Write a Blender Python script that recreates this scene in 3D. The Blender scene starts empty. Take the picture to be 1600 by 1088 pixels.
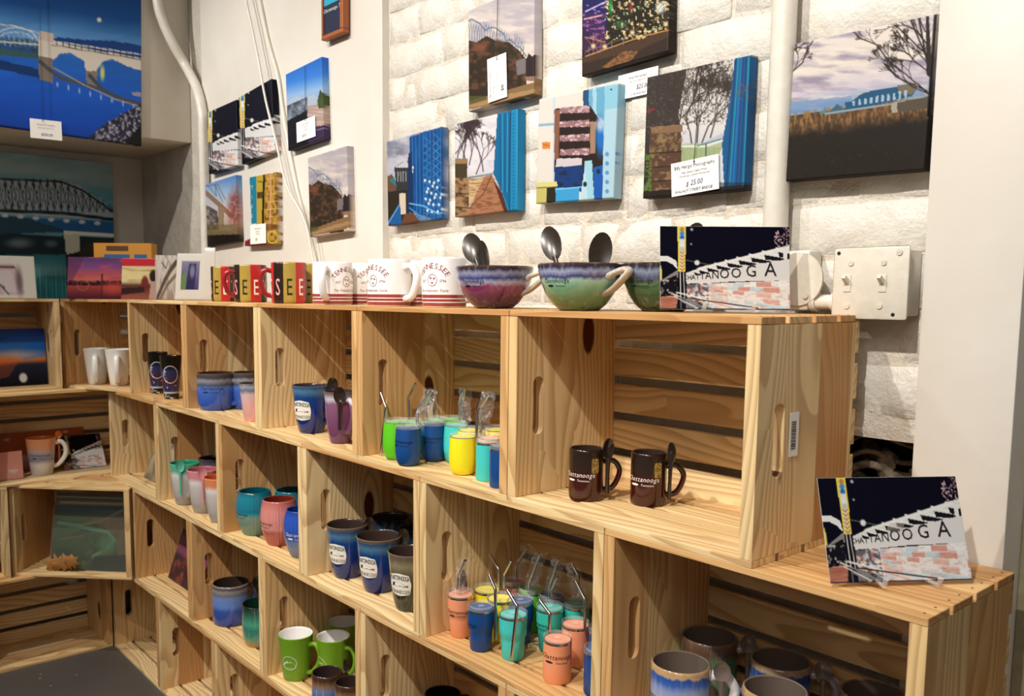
import bpy, bmesh, math, random
import numpy as np
from mathutils import Vector, Matrix
from mathutils.geometry import tessellate_polygon

SC = bpy.context.scene
COL = SC.collection
PI = math.pi
# ------------------------------------------------------------------ camera (fitted to the photograph, 1600 x 1088)
FLOOR = -1.27                      # height of the floor below the top of the crate wall; z below is measured from the floor
CAMP = Vector((1.0427, -0.9520, 0.0252 - FLOOR))
YAW, PITCH, ROLL, FOC, CX, CY = -0.882013, -0.101386, 0.0065136, 1346.91, 726.31, 597.18
_cy, _sy, _cp, _sp = math.cos(YAW), math.sin(YAW), math.cos(PITCH), math.sin(PITCH)
FW = Vector((_sy * _cp, _cy * _cp, _sp))
_r = Vector((_cy, -_sy, 0)); _u = _r.cross(FW)
RT = math.cos(ROLL) * _r + math.sin(ROLL) * _u
UP = -math.sin(ROLL) * _r + math.cos(ROLL) * _u
cam_data = bpy.data.cameras.new('camera')
cam = bpy.data.objects.new('camera', cam_data); COL.objects.link(cam)
cam_data.sensor_width = 36; cam_data.lens = FOC * 36 / 1600
cam_data.shift_x = (800 - CX) / 1600
cam_data.shift_y = -(544 - CY) / 1600
cam_data.clip_start = .02
m = Matrix((RT, UP, -FW)).transposed().to_4x4(); m.translation = CAMP
cam.matrix_world = m
cam_data.dof.use_dof = True; cam_data.dof.focus_distance = 1.5; cam_data.dof.aperture_fstop = 9.0
SC.camera = cam
# ------------------------------------------------------------------ world, lamps, exposure
wld = bpy.data.worlds.new('shop_light'); SC.world = wld; wld.use_nodes = True
wld.node_tree.nodes['Background'].inputs[0].default_value = (1.0, .95, .90, 1)
wld.node_tree.nodes['Background'].inputs[1].default_value = .17
def spot(name, loc, to, power, ang=75, rad=.03, col=(1, .95, .875)):
    l = bpy.data.lights.new(name, 'SPOT'); l.energy = power; l.spot_size = math.radians(ang); l.spot_blend = .6
    l.shadow_soft_size = rad; l.color = col
    o = bpy.data.objects.new(name, l); COL.objects.link(o); o.location = loc
    o.rotation_euler = (Vector(to) - Vector(loc)).to_track_quat('-Z', 'Y').to_euler()
    return o
spot('track_light', (-1.75, -1.45, 2.80), (-2.0, .2, 1.1), 100, 80)
spot('track_light', (-.95, -1.45, 2.80), (-1.1, .2, 1.0), 108, 80)
spot('track_light', (-.15, -1.45, 2.80), (-.2, .2, 1.05), 124, 80)
spot('track_light', (.70, -1.45, 2.80), (.5, .2, 1.15), 165, 80)
def area(name, loc, to, power, sx, sy, col=(1, .95, .90)):
    l = bpy.data.lights.new(name, 'AREA'); l.shape = 'RECTANGLE'; l.size = sx; l.size_y = sy; l.energy = power; l.color = col
    o = bpy.data.objects.new(name, l); COL.objects.link(o); o.location = loc
    o.rotation_euler = (Vector(to) - Vector(loc)).to_track_quat('-Z', 'Y').to_euler(); return o
area('fill_light', (1.6, -2.2, 2.9), (0, .2, 1.2), 17, 1.6, 1.0)  # added area fill for soft highlights, not a real ceiling lamp
SC.view_settings.view_transform = 'Standard'; SC.view_settings.look = 'None'
SC.view_settings.exposure = -0.13; SC.view_settings.gamma = 1.0
SC.view_settings.use_curve_mapping = False

# ------------------------------------------------------------------ helpers: geometry of the view
def at(u, v, ax, val):
    d = FW + (u - CX) / FOC * RT - (v - CY) / FOC * UP
    return CAMP + d * ((val - CAMP[ax]) / d[ax])
def atp(u, v, P0, n):
    d = FW + (u - CX) / FOC * RT - (v - CY) / FOC * UP
    return CAMP + d * ((Vector(P0) - CAMP).dot(n) / d.dot(n))
def px(P):
    d = Vector(P) - CAMP; z = d.dot(FW)
    return CX + FOC * d.dot(RT) / z, CY - FOC * d.dot(UP) / z
def pxs(A):
    d = A - np.array(CAMP); z = d @ np.array(FW)
    return CX + FOC * (d @ np.array(RT)) / z, CY - FOC * (d @ np.array(UP)) / z

# ------------------------------------------------------------------ helpers: objects
def tag(o, label=None, cat=None, group=None, kind=None):
    if label: o['label'] = label
    if cat: o['category'] = cat
    if group: o['group'] = group
    if kind: o['kind'] = kind
    return o
def empty(name, loc=(0, 0, 0), rz=0, label=None, cat=None, group=None):
    o = bpy.data.objects.new(name, None); COL.objects.link(o); o.empty_display_size = .03
    o.location = loc; o.rotation_euler = (0, 0, rz)
    return tag(o, label, cat, group)
def link(name, me, parent=None, loc=None, rot=None):
    o = bpy.data.objects.new(name, me); COL.objects.link(o)
    if parent is not None: o.parent = parent
    if loc is not None: o.location = loc
    if rot is not None: o.rotation_euler = rot
    return o
def mesh(bm, mat=None, smooth=None):
    me = bpy.data.meshes.new('m'); bm.normal_update(); bm.to_mesh(me); bm.free()
    if mat is not None:
        for mm in (mat if isinstance(mat, (list, tuple)) else [mat]): me.materials.append(mm)
    if smooth is not None and len(me.polygons):
        me.polygons.foreach_set('use_smooth', [True] * len(me.polygons))
        me.set_sharp_from_angle(angle=math.radians(smooth))
    return me
def pyd(verts, faces, mat=None, smooth=None):
    me = bpy.data.meshes.new('m'); me.from_pydata([tuple(v) for v in verts], [], faces); me.update()
    if mat is not None: me.materials.append(mat)
    if smooth is not None:
        me.polygons.foreach_set('use_smooth', [True] * len(me.polygons)); me.set_sharp_from_angle(angle=math.radians(smooth))
    return me
def box(bm, x0, x1, y0, y1, z0, z1, mi=0):
    vs = [bm.verts.new((x, y, z)) for z in (z0, z1) for y in (y0, y1) for x in (x0, x1)]
    for f in ((0, 2, 3, 1), (4, 5, 7, 6), (0, 1, 5, 4), (2, 6, 7, 3), (0, 4, 6, 2), (1, 3, 7, 5)):
        bm.faces.new([vs[i] for i in f]).material_index = mi
def bevel(bm, w, seg=1):
    bmesh.ops.bevel(bm, geom=list(bm.edges), offset=w, segments=seg, affect='EDGES', profile=.5)
def boxobj(name, b, mat, parent=None, bev=0, seg=1):
    bm = bmesh.new(); box(bm, *b)
    if bev: bevel(bm, bev, seg)
    return link(name, mesh(bm, mat, 35 if bev else None), parent)
def catmull(P, n=6):
    P = [Vector(p) for p in P]; Q = [P[0] * 2 - P[1]] + P + [P[-1] * 2 - P[-2]]; out = []
    for i in range(1, len(Q) - 2):
        for k in range(n):
            t = k / n; a, b, c, d = Q[i - 1], Q[i], Q[i + 1], Q[i + 2]
            out.append(.5 * ((2 * b) + (c - a) * t + (2 * a - 5 * b + 4 * c - d) * t * t + (3 * b - a - 3 * c + d) * t ** 3))
    out.append(P[-1]); return out
def tube(bm, P, r, seg=10, mi=0, flat=1.0, up=None, cap=True):
    P = [Vector(p) for p in P]; n = len(P)
    T = [(P[min(i + 1, n - 1)] - P[max(i - 1, 0)]).normalized() for i in range(n)]
    if up is None: up = Vector((0, 0, 1)) if abs(T[0].z) < .9 else Vector((1, 0, 0))
    N = (up - T[0] * up.dot(T[0])).normalized(); rings = []
    for i in range(n):
        N = (N - T[i] * N.dot(T[i])).normalized(); B = T[i].cross(N)
        ri = r[i] if isinstance(r, (list, tuple)) else r
        rings.append([bm.verts.new(P[i] + N * (ri * flat * math.cos(2 * PI * k / seg)) + B * (ri * math.sin(2 * PI * k / seg))) for k in range(seg)])
    for i in range(n - 1):
        for k in range(seg):
            bm.faces.new((rings[i][k], rings[i][(k + 1) % seg], rings[i + 1][(k + 1) % seg], rings[i + 1][k])).material_index = mi
    if cap:
        bm.faces.new(rings[0][::-1]).material_index = mi; bm.faces.new(rings[-1]).material_index = mi
def lathe(bm, prof, seg=40, mi=0, rib=None, rx=None, miz=None):
    """prof: (r, z) from the bottom outside round to the inside bottom; r = 0 closes with a point."""
    rings = []
    for i, (r, z) in enumerate(prof):
        if r <= 1e-6: rings.append([bm.verts.new((0, 0, z))]); continue
        ring = []
        for k in range(seg):
            a = 2 * PI * k / seg; rr = r
            if rib and rib[0] <= i <= rib[1]: rr = r + rib[3] * math.cos(rib[2] * a)
            ring.append(bm.verts.new((rr * math.cos(a), rr * math.sin(a), z)))
        rings.append(ring)
    for i in range(len(rings) - 1):
        A, B = rings[i], rings[i + 1]; mm = miz(i) if miz else mi
        for k in range(seg):
            k2 = (k + 1) % seg
            if len(A) == 1: f = bm.faces.new((A[0], B[k2], B[k]))
            elif len(B) == 1: f = bm.faces.new((A[k], A[k2], B[0]))
            else: f = bm.faces.new((A[k], A[k2], B[k2], B[k]))
            f.material_index = mm

# ------------------------------------------------------------------ helpers: materials
def srgb(c):
    if isinstance(c, str): c = tuple(int(c[i:i + 2], 16) for i in (0, 2, 4))
    return tuple((x / 255 / 12.92 if x / 255 <= .04045 else ((x / 255 + .055) / 1.055) ** 2.4) for x in c[:3])
class NT:
    def __init__(s, name):
        s.m = bpy.data.materials.new(name); s.m.use_nodes = True; s.t = s.m.node_tree
        s.b = s.t.nodes['Principled BSDF']; s.out = s.t.nodes['Material Output']
    def n(s, typ, props=None, **ins):
        nd = s.t.nodes.new(typ)
        for k, v in (props or {}).items(): setattr(nd, k, v)
        for k, v in ins.items():
            key = int(k[1:]) if k[0] == 'i' and k[1:].isdigit() else k.replace('_', ' ')
            s.set(nd.inputs[key], v)
        return nd
    def set(s, sock, v):
        if isinstance(v, bpy.types.NodeSocket): s.t.links.new(v, sock)
        elif isinstance(v, bpy.types.Node): s.t.links.new(v.outputs[0], sock)
        else:
            if hasattr(sock.default_value, '__len__') and not hasattr(v, '__len__'): v = (v,) * len(sock.default_value)
            if sock.type == 'RGBA' and len(v) == 3: v = (*v, 1)
            sock.default_value = v
    def math(s, op, a, b=0.0, c=None, clamp=False):
        nd = s.n('ShaderNodeMath', {'operation': op, 'use_clamp': clamp}, i0=a, i1=b)
        if c is not None: s.set(nd.inputs[2], c)
        return nd.outputs[0]
    def vmul(s, v, k): return s.n('ShaderNodeVectorMath', {'operation': 'MULTIPLY'}, i0=v, i1=k).outputs[0]
    def vadd(s, v, k): return s.n('ShaderNodeVectorMath', {'operation': 'ADD'}, i0=v, i1=k).outputs[0]
    def noise(s, v, scale=5, detail=2, rough=.5, dist=0):
        return s.n('ShaderNodeTexNoise', None, Vector=v, Scale=scale, Detail=detail, Roughness=rough, Distortion=dist).outputs[0]
    def ramp(s, f, stops, interp='LINEAR'):
        nd = s.n('ShaderNodeValToRGB', None, Fac=f); cr = nd.color_ramp; cr.interpolation = interp
        while len(cr.elements) < len(stops): cr.elements.new(.5)
        for e, (p, c) in zip(cr.elements, stops): e.position = p; e.color = (*c[:3], 1)
        return nd.outputs[0]
    def mix(s, f, a, b, mode='MIX'):
        nd = s.n('ShaderNodeMix', {'data_type': 'RGBA', 'blend_type': mode})
        s.set(nd.inputs[0], f); s.set(nd.inputs[6], a); s.set(nd.inputs[7], b); return nd.outputs[2]
    def smooth(s, x, a, b):
        nd = s.n('ShaderNodeMapRange', {'interpolation_type': 'SMOOTHSTEP'}); s.set(nd.inputs[0], x)
        nd.inputs[1].default_value = a; nd.inputs[2].default_value = b; return nd.outputs[0]
    def bsdf(s, **k):
        for a, v in k.items(): s.set(s.b.inputs[a.replace('_', ' ')], v)
        return s.m
    def bump(s, h, dist=.002, st=1.0):
        nd = s.n('ShaderNodeBump', None, Height=h, Distance=dist, Strength=st); s.set(s.b.inputs['Normal'], nd.outputs[0])
    def sep(s, v): return s.n('ShaderNodeSeparateXYZ', None, Vector=v).outputs
    def comb(s, x, y, z): return s.n('ShaderNodeCombineXYZ', None, X=x, Y=y, Z=z).outputs[0]
    def obj(s): return s.n('ShaderNodeTexCoord').outputs['Object']
    def geo(s): return s.n('ShaderNodeNewGeometry').outputs['Position']
def plain(name, col, rough=.5, metal=0, **k):
    t = NT(name); t.bsdf(Base_Color=srgb(col), Roughness=rough, Metallic=metal, **k)
    n_ = t.noise(t.obj(), 60, 2); t.set(t.b.inputs['Roughness'], t.math('MULTIPLY_ADD', n_, .12, rough - .06))
    return t.m
def pine(name, axis):
    t = NT(name); oi = t.n('ShaderNodeObjectInfo').outputs['Random']
    s = t.sep(t.obj())
    g, a, b = (s[0], s[1], s[2]) if axis == 'x' else (s[2], s[1], s[0])
    r2 = t.math('FRACT', t.math('MULTIPLY', oi, 17.3)); r3 = t.math('FRACT', t.math('MULTIPLY', oi, 71.7))
    if axis == 'z':      # end panels are glued up from two or three boards
        bi = t.math('FLOOR', t.math('DIVIDE', t.math('ADD', a, t.math('MULTIPLY', r2, .06)), .085))
        wn = t.n('ShaderNodeTexWhiteNoise', {'noise_dimensions': '2D'}, Vector=t.comb(bi, t.math('MULTIPLY', oi, 50), 0))
        br = wn.outputs[0]
        seed = t.math('MULTIPLY_ADD', br, 9.0, t.math('MULTIPLY', oi, 13))
    else:
        br = r3; seed = t.math('MULTIPLY', oi, 23.0)
    # knots
    kv = t.comb(t.math('MULTIPLY_ADD', g, 5.0, seed), t.math('MULTIPLY', a, 12.0), t.math('MULTIPLY', b, 2.0))
    vo = t.n('ShaderNodeTexVoronoi', None, Vector=kv, Scale=1.0, Randomness=.9)
    kd = vo.outputs['Distance']; kr = t.sep(vo.outputs['Color'])[0]
    has = t.math('GREATER_THAN', kr, .74)
    knot = t.math('MULTIPLY', has, t.smooth(kd, .20, .15))
    swirl = t.math('MULTIPLY', t.smooth(kd, .75, .05), t.math('MULTIPLY', has, 1.6))
    nv = t.comb(t.math('MULTIPLY_ADD', g, 1.3, seed), t.math('MULTIPLY', a, 8.0), t.math('ADD', t.math('MULTIPLY', b, 8.0), seed))
    n1 = t.noise(nv, 1.0, 1.5, .4)
    ring = t.math('ADD', t.math('MULTIPLY_ADD', n1, 15.0, swirl), t.math('MULTIPLY_ADD', a, 55.0, t.math('MULTIPLY', b, 30)))
    fr = t.math('FRACT', ring)
    line = t.math('MULTIPLY', t.smooth(fr, .25, .93), t.smooth(fr, 1.0, .94))
    fine = t.noise(t.comb(t.math('MULTIPLY', g, 12), t.math('MULTIPLY', a, 520), t.math('MULTIPLY', b, 520)), 1.0, 2)
    blot = t.noise(t.comb(t.math('MULTIPLY_ADD', g, 2.5, seed), t.math('MULTIPLY', a, 14), b), 1.0, 2)
    base = t.ramp(br, [(0, srgb('f5daa6')), (.45, srgb('edcd94')), (.75, srgb('e0b47a')), (1, srgb('c9955e'))])
    base = t.mix(t.math('MULTIPLY', t.smooth(blot, .45, .8), .35), base, srgb('cfa06a'))
    c = t.mix(t.math('MULTIPLY', line, .52), base, srgb('a8733f'))
    c = t.mix(t.math('MULTIPLY', fine, .18), c, srgb('a87844'))
    c = t.mix(knot, c, srgb('54240f'))
    t.bsdf(Base_Color=c, Roughness=.55); t.set(t.b.inputs['Specular IOR Level'], .3)
    t.bump(t.math('ADD', t.math('MULTIPLY', line, .5), fine), .0006, .35)
    return t.m
def painted(name, col, scale=14, amount=.004, rough=.45, col2=None):
    t = NT(name); p = t.geo()
    n1 = t.noise(p, scale, 5, .55); n2 = t.noise(p, scale * 7, 3, .6)
    h = t.math('ADD', n1, t.math('MULTIPLY', n2, .25))
    c = t.mix(t.smooth(n1, .35, .7), srgb(col2 or col), srgb(col))
    t.bsdf(Base_Color=c, Roughness=rough); t.bump(h, amount, 1.0); return t.m
M = {}
M['panel'] = pine('pine_upright_grain', 'z'); M['slat'] = pine('pine_long_grain', 'x')
M['brick'] = painted('white_painted_brick', 'dad5cc', 26, .0055, .42, 'd2ccc1')
M['mortar'] = painted('white_painted_mortar', 'd6d0c5', 26, .008, .5, 'cbbfae')
M['plaster'] = painted('rough_white_plaster', 'c9c3b8', 16, .010, .5, 'bdb6aa')
M['board'] = painted('smooth_white_wallboard', 'dcd6cc', 6, .0012, .42, 'd7d0c5')
M['pipe'] = painted('white_painted_pipe', 'dfd9cd', 40, .0006, .35, 'd8d2c4')
M['steelbox'] = painted('cream_painted_steel', 'dcd6c8', 60, .0006, .3, 'd6cfbf')
M['black'] = plain('black_screw', '15120f', .5)
def floor_mat():
    t = NT('dark_grey_speckled_floor'); p = t.geo()
    v = t.n('ShaderNodeTexVoronoi', None, Vector=p, Scale=26.0)
    sp = t.math('MULTIPLY', t.smooth(v.outputs['Distance'], .10, .06), t.math('GREATER_THAN', t.sep(v.outputs['Color'])[0], .72))
    c = t.mix(t.noise(p, 4, 3), srgb('4b4744'), srgb('5c5752'))
    t.bsdf(Base_Color=t.mix(sp, c, srgb('b8ab98')), Roughness=.5); return t.m
M['floor'] = floor_mat()
# ------------------------------------------------------------------ the setting
def struct(o): o['kind'] = 'structure'; return o
struct(boxobj('floor', (-2.7, 3.0, -3.2, .6, -.05, 0), M['floor']))
YB = .287                                            # face of the painted bricks
wall = struct(empty('wall_right'))
ZT = 2.7
# mortar bed with the broken hole left open
hx0, hx1, hz0, hz1 = .40, .545, 1.0, 1.092
for b in ((-2.5, hx0, YB + .002, YB + .03, 0, ZT), (hx0, .62, YB + .002, YB + .03, hz1, ZT), (hx0, .62, YB + .002, YB + .03, 0, hz0), (hx1, .62, YB + .002, YB + .03, hz0, hz1)):
    boxobj('mortar_bed', b, M['mortar'], wall)
boxobj('plaster_strip', (-2.5, -1.86, YB - .006, YB + .006, 0, ZT), M['plaster'], wall)
# dark cavity behind the hole
M['cavity'] = plain('dark_brown_cavity', '2a211b', .9)  # lining coloured an even dark brown
M['rubble'] = painted('dusty_rubble', '8a7a68', 60, .004, .9, '5b4d40')
bm = bmesh.new()
for b in ((hx0 - .03, hx1 + .03, .47, .48, hz0 - .05, hz1 + .05), (hx0 - .04, hx0 - .03, YB + .03, .48, hz0 - .05, hz1 + .05), (hx1 + .03, hx1 + .04, YB + .03, .48, hz0 - .05, hz1 + .05),
          (hx0 - .03, hx1 + .03, YB + .03, .48, hz0 - .06, hz0 - .05), (hx0 - .03, hx1 + .03, YB + .03, .48, hz1 + .05, hz1 + .06)): box(bm, *b)
link('cavity_lining', mesh(bm, M['cavity']), wall)
for k, (dx, dz, r) in enumerate([(.01, .0, .006), (.03, .02, .004), (.0, .045, .003)]):
    bm = bmesh.new(); tube(bm, catmull([(hx0 - .02, .34 + .01 * k, hz0 + .01 + dz), (hx0 + .04, .33, hz0 + .045 + dz), (hx0 + .09, .36, hz0 + .03 + dz), (hx1 + .02, .35, hz0 + .07 + dx)], 6), r)
    link('old_wire', mesh(bm, M['rubble'], 60), wall)
R_ = random.Random(12)
for k in range(9):
    bm = bmesh.new(); bmesh.ops.create_icosphere(bm, subdivisions=1, radius=.022)
    for v in bm.verts: v.co *= R_.uniform(.6, 1.25)
    bmesh.ops.scale(bm, vec=(1.3, .9, .7), verts=bm.verts)
    link('rubble_stone', mesh(bm, M['rubble'], 30), wall, (hx0 + .005 + .018 * k, .345 + R_.uniform(0, .03), hz0 + R_.uniform(-.01, .062)), (R_.random() * 3, R_.random() * 3, 0))
# painted bricks, one object each
random.seed(4)
BW, BH = .211, .0735
bvar = []
for k in range(6):
    rr = random.Random(k); bm = bmesh.new(); box(bm, -BW / 2, BW / 2, 0, .02, -BH / 2, BH / 2)
    bmesh.ops.subdivide_edges(bm, edges=[e for e in bm.edges if abs(e.verts[0].co.x - e.verts[1].co.x) > .1], cuts=3)
    for v in bm.verts:
        v.co.x += rr.uniform(-.003, .003); v.co.z += rr.uniform(-.0035, .003)
        if v.co.y < .01: v.co.y += rr.uniform(-.0015, .0025)
    bevel(bm, .003, 1)
    bvar.append(mesh(bm, M['brick'], 60))
z = .93; row = 0
while z < 2.30:
    x = -.757 - (BW * .5 if row % 2 else 0) + random.uniform(-.01, .01)
    while x < .60:
        xc = x + BW / 2; x += BW + .0035
        lo, hi = xc - BW / 2, xc + BW / 2
        if hi < -.74 or lo > .60: continue
        if z + BH / 2 > hz0 and z - BH / 2 < hz1 and hi > hx0 + .0 and lo < hx1: continue
        s = 1.0
        if lo < -.762: lo = -.762; s = (hi - lo) / BW; xc = (lo + hi) / 2
        if hi > .60: hi = .60; s = (hi - lo) / BW; xc = (lo + hi) / 2
        o = link('brick', random.choice(bvar), wall, (xc, YB + random.uniform(-.0006, .0012), z), (0, random.uniform(-.012, .012), 0)); o.scale.x = s
    z += BH + .0035; row += 1
# smooth wall boards
struct(boxobj('wall_board_left', (-1.855, -.766, .268, YB + .004, 0, ZT), M['board'], None, .0015))
struct(boxobj('wall_column', (.536, .655, .255, .60, 0, ZT), M['board'], None, .003, 2))
# recess wall on the left and the boxed-in soffit above it
struct(boxobj('wall_left', (-2.56, -2.5, -3.0, .30, 0, ZT), M['board']))
M['soffit'] = painted('beige_painted_soffit', 'd8cfc0', 6, .001, .5, 'd2c8b8')
struct(boxobj('soffit', (-2.5, -1.985, -3.0, .281, 1.822, ZT), M['soffit'], None, .004, 2))
# wall strip and dark void right of the column, shade put in their colour
M['olive'] = painted('olive_shaded_wall', '8c8468', 30, .001, .5, '7c7459')
struct(boxobj('shaded_wall_1', (.6555, .70, .31, .37, 0, ZT), M['olive'], None, .002))  # olive tone is the shade of the recessed wall, put into its colour
M['blackvoid'] = plain('black_void', '17130f', .55)
dr = struct(boxobj('dark_void_1', (.7005, 1.6, .30, .34, 0, 2.3), M['blackvoid'], None, .002))  # added black panel standing in for the unlit void
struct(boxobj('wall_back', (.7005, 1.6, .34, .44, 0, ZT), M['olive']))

# ------------------------------------------------------------------ pipes, wires and switches on the wall
def pipeobj(name, P, r, mat, label, cat, seg=14, n=6, group=None, flat=1.0, up=None, smooth=50):
    bm = bmesh.new(); tube(bm, catmull(P, n) if n else P, r, seg, flat=flat, up=up); o = link(name, mesh(bm, mat, smooth)); return tag(o, label, cat, group)
P = [at(243, -60, 0, -1.955), at(246, 0, 0, -1.955), at(254, 32, 0, -1.95), at(270, 68, 0, -1.94), at(290, 103, 0, -1.93), at(307, 137, 1, .25), at(316, 175, 1, .25), at(318, 215, 1, .25)]
b = at(318, 215, 1, .25); P += [Vector((b.x, .25, 1.7)), Vector((b.x, .25, 1.45)), Vector((b.x, .25, 1.272))]
pipeobj('conduit', P, .0165, M['pipe'], 'white painted pipe bending down the corner beside the boxed soffit', 'pipe')
c = at(1218, 200, 1, .262)
cond = empty('conduit', (c.x, .262, 1.2), 0, 'straight white vertical pipe beside the big unframed river canvas', 'pipe')
bm = bmesh.new(); tube(bm, [(0, 0, 0.13), (0, 0, 1.5)], .0185, 20); link('pipe_run', mesh(bm, M['pipe'], 50), cond)
bm = bmesh.new(); tube(bm, [(0, 0, .12), (0, 0, .16)], .023, 20); link('coupling', mesh(bm, M['pipe'], 50), cond)
W1 = [(380, -20), (394, 45), (404, 95), (416, 160), (430, 215), (448, 290), (476, 345), (488, 400), (500, 470)]
W2 = [(402, -20), (418, 60), (434, 118), (441, 165), (452, 232), (465, 300), (477, 345), (490, 395), (505, 470)]
pipeobj('cable', [at(u, v, 1, .236) for u, v in W1], .0036, M['pipe'], 'left thin white cable slanting down over the small neon canvas', 'cable', 8)
pipeobj('cable', [at(u, v, 1, .2625) for u, v in W2], .0060, M['pipe'], 'right white cable slanting down beside the blue-sky canvas', 'cable', 8)
# switch box
s0 = at(1304, 388, 1, .236); s1 = at(1413, 500, 1, .236)
sw = empty('switch_box', (s0.x, .236, s1.z), 0, 'cream painted steel double light switch box on the brick wall', 'light switch')
w, h = s1.x - s0.x + .002, s0.z - s1.z
bm = bmesh.new(); box(bm, 0, w, 0, .0028, 0, h); bevel(bm, .0025, 2); link('cover_plate', mesh(bm, M['steelbox'], 35), sw)
bm = bmesh.new(); box(bm, .004, w - .004, .003, YB - .236 - .001, .004, h - .004); bevel(bm, .004, 2); link('housing', mesh(bm, M['steelbox'], 35), sw)
def loc(u, v): q = at(u, v, 1, .236); return q.x - s0.x, q.z - s1.z
for (u, v) in ((1322, 447), (1377, 447)):
    x, z_ = loc(u + 2, v - 4)
    bm = bmesh.new(); box(bm, x - .0055, x + .0055, -.0012, .001, z_ - .012, z_ + .012); bevel(bm, .0006)
    pl = link('toggle_plate', mesh(bm, M['steelbox'], 35), sw)
    bm = bmesh.new(); tube(bm, [(x, .001, z_ + .001), (x, -.012, z_ + .009)], [.0045, .0034], 4, up=Vector((1, 0, 1))); link('toggle', mesh(bm, M['pipe']), pl)
for (u, v) in ((1330, 411), (1381, 410), (1323, 478), (1374, 478), (1406, 394)):
    x, z_ = loc(u, v); bm = bmesh.new(); tube(bm, [(x, .001, z_), (x, -.0016, z_)], .0042, 12); box(bm, x - .003, x + .003, -.002, -.0012, z_ - .0005, z_ + .0005)
    link('screw', mesh(bm, M['steelbox'], 40), sw)
for (u, v) in ((1311, 396), (1395, 492)):
    x, z_ = loc(u, v); bm = bmesh.new(); tube(bm, [(x, .001, z_), (x, -.0006, z_)], .0026, 10); link('screw_hole', mesh(bm, M['black'], 40), sw)
# junction box and horizontal conduit left of it
j0 = at(1222, 392, 1, .25); j1 = at(1262, 486, 1, .25)
jb = empty('junction_box', (j0.x, .25, j1.z), 0, 'white junction box with a rounded cover behind the standing neon postcard', 'electrical box')
w2, h2 = j1.x - j0.x, j0.z - j1.z
bm = bmesh.new(); box(bm, 0, w2, 0, YB - .25, 0, h2); bevel(bm, .006, 2); link('housing', mesh(bm, M['steelbox'], 35), jb)
bm = bmesh.new(); tube(bm, [(w2 * .62, .001, h2 * .52), (w2 * .62, -.003, h2 * .52)], h2 * .44, 28); link('round_cover', mesh(bm, M['steelbox'], 40), jb)
bm = bmesh.new(); tube(bm, [(w2 * .95, -.002, h2 * .25), (w2 * .95, -.006, h2 * .25)], .0045, 10); link('screw', mesh(bm, M['steelbox'], 40), jb)
y_, zz = .262, at(1272, 472, 1, .262).z
xa, xb = at(1240, 472, 1, .262).x, s0.x
cn = empty('connector', (xa, y_, zz), 0, 'short horizontal white pipe joint between junction box and switch box', 'pipe')
bm = bmesh.new(); tube(bm, [(0, 0, 0), (xb - xa, 0, 0)], .011, 16); link('pipe_run', mesh(bm, M['pipe'], 50), cn)
for t in (.05, .42, .85):
    bm = bmesh.new(); tube(bm, [((xb - xa) * t, 0, 0), ((xb - xa) * t + .008, 0, 0)], .0145, 16); link('locknut', mesh(bm, M['pipe'], 40), cn)

# ------------------------------------------------------------------ pine crates
H, D, PT, ST = .3175, .2505, .019, .0095
def make_panel():
    z0, z1, y1 = ST + .0005, H - ST - .0005, D - ST - .0005
    outer = [Vector((0, 0, z0)), Vector((0, y1, z0)), Vector((0, y1, z1)), Vector((0, 0, z1))]
    cyy, hw, za, zb = .050, .0125, .110, .208; inner = []
    for k in range(9): a = PI - PI * k / 8 * 1; inner.append(Vector((0, cyy + hw * math.cos(a), zb - hw + hw * math.sin(a))))
    for k in range(9): a = -PI * k / 8; inner.append(Vector((0, cyy + hw * math.cos(a), za + hw + hw * math.sin(a))))
    tris = tessellate_polygon([outer, inner]); allv = outer + inner
    bm = bmesh.new()
    A = [bm.verts.new(v) for v in allv]; B = [bm.verts.new(v + Vector((PT, 0, 0))) for v in allv]
    for t in tris:
        try: bm.faces.new([A[i] for i in t]); bm.faces.new([B[i] for i in t][::-1])
        except ValueError: pass
    def strip(idx):
        n = len(idx)
        for k in range(n): i, j = idx[k], idx[(k + 1) % n]; bm.faces.new((A[i], A[j], B[j], B[i]))
    strip(range(4)); strip(range(4, 4 + len(inner)))
    bmesh.ops.recalc_face_normals(bm, faces=bm.faces)
    return mesh(bm, M['panel'])
def make_slat(wy, th):
    bm = bmesh.new(); box(bm, 0, .457, 0, wy, 0, th); bevel(bm, .0007); return mesh(bm, M['slat'])
ME_PANEL = make_panel(); ME_TOP = make_slat(.0555, ST); ME_BACK = make_slat(.0505, ST)
M['nail'] = plain('dull_nail', '5b5046', .45, .7)
bm = bmesh.new(); tube(bm, [(0, 0, -.001), (0, 0, .0004)], .0016, 8); ME_NAIL = mesh(bm, M['nail'])
def crate(x, y, z, w=.457, ang=0, label=None, back=True, nails=False):
    root = empty('wooden_crate', (x, y, z), ang, label, 'crate', 'open-fronted pine crates stacked as shelving')
    R = random.Random(int((x + 5) * 997 + z * 31))
    for sx in (0, w - PT): link('end_panel', ME_PANEL, root, (sx, 0, 0))
    for zz, nm in ((H - ST, 'top_slat'), (0, 'bottom_slat')):
        for k in range(4):
            yk = k * (D - .0555) / 3 + (R.uniform(-.001, .001) if k in (1, 2) else 0)
            o = link(nm, ME_TOP, root, (0, yk, zz)); o.scale.x = w / .457
            if nails and zz > 0:
                for q in (.010, w - .010):
                    link('nail', ME_NAIL, o, (q * .457 / w, .014, ST)); link('nail', ME_NAIL, o, (q * .457 / w, .042, ST))
    for k in range(5):
        o = link('back_slat', ME_BACK, root, (0, D, .003 + k * (H - .006 - .0505) / 4), (PI / 2, 0, 0)); o.scale.x = w / .457
    return root
Z1, Z2, Z3, Z4 = 3 * H, 2 * H, H, 0.0                # bottoms of the four rows
rowA = [0.0, -.462, -.916, -1.386, -1.865]
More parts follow.
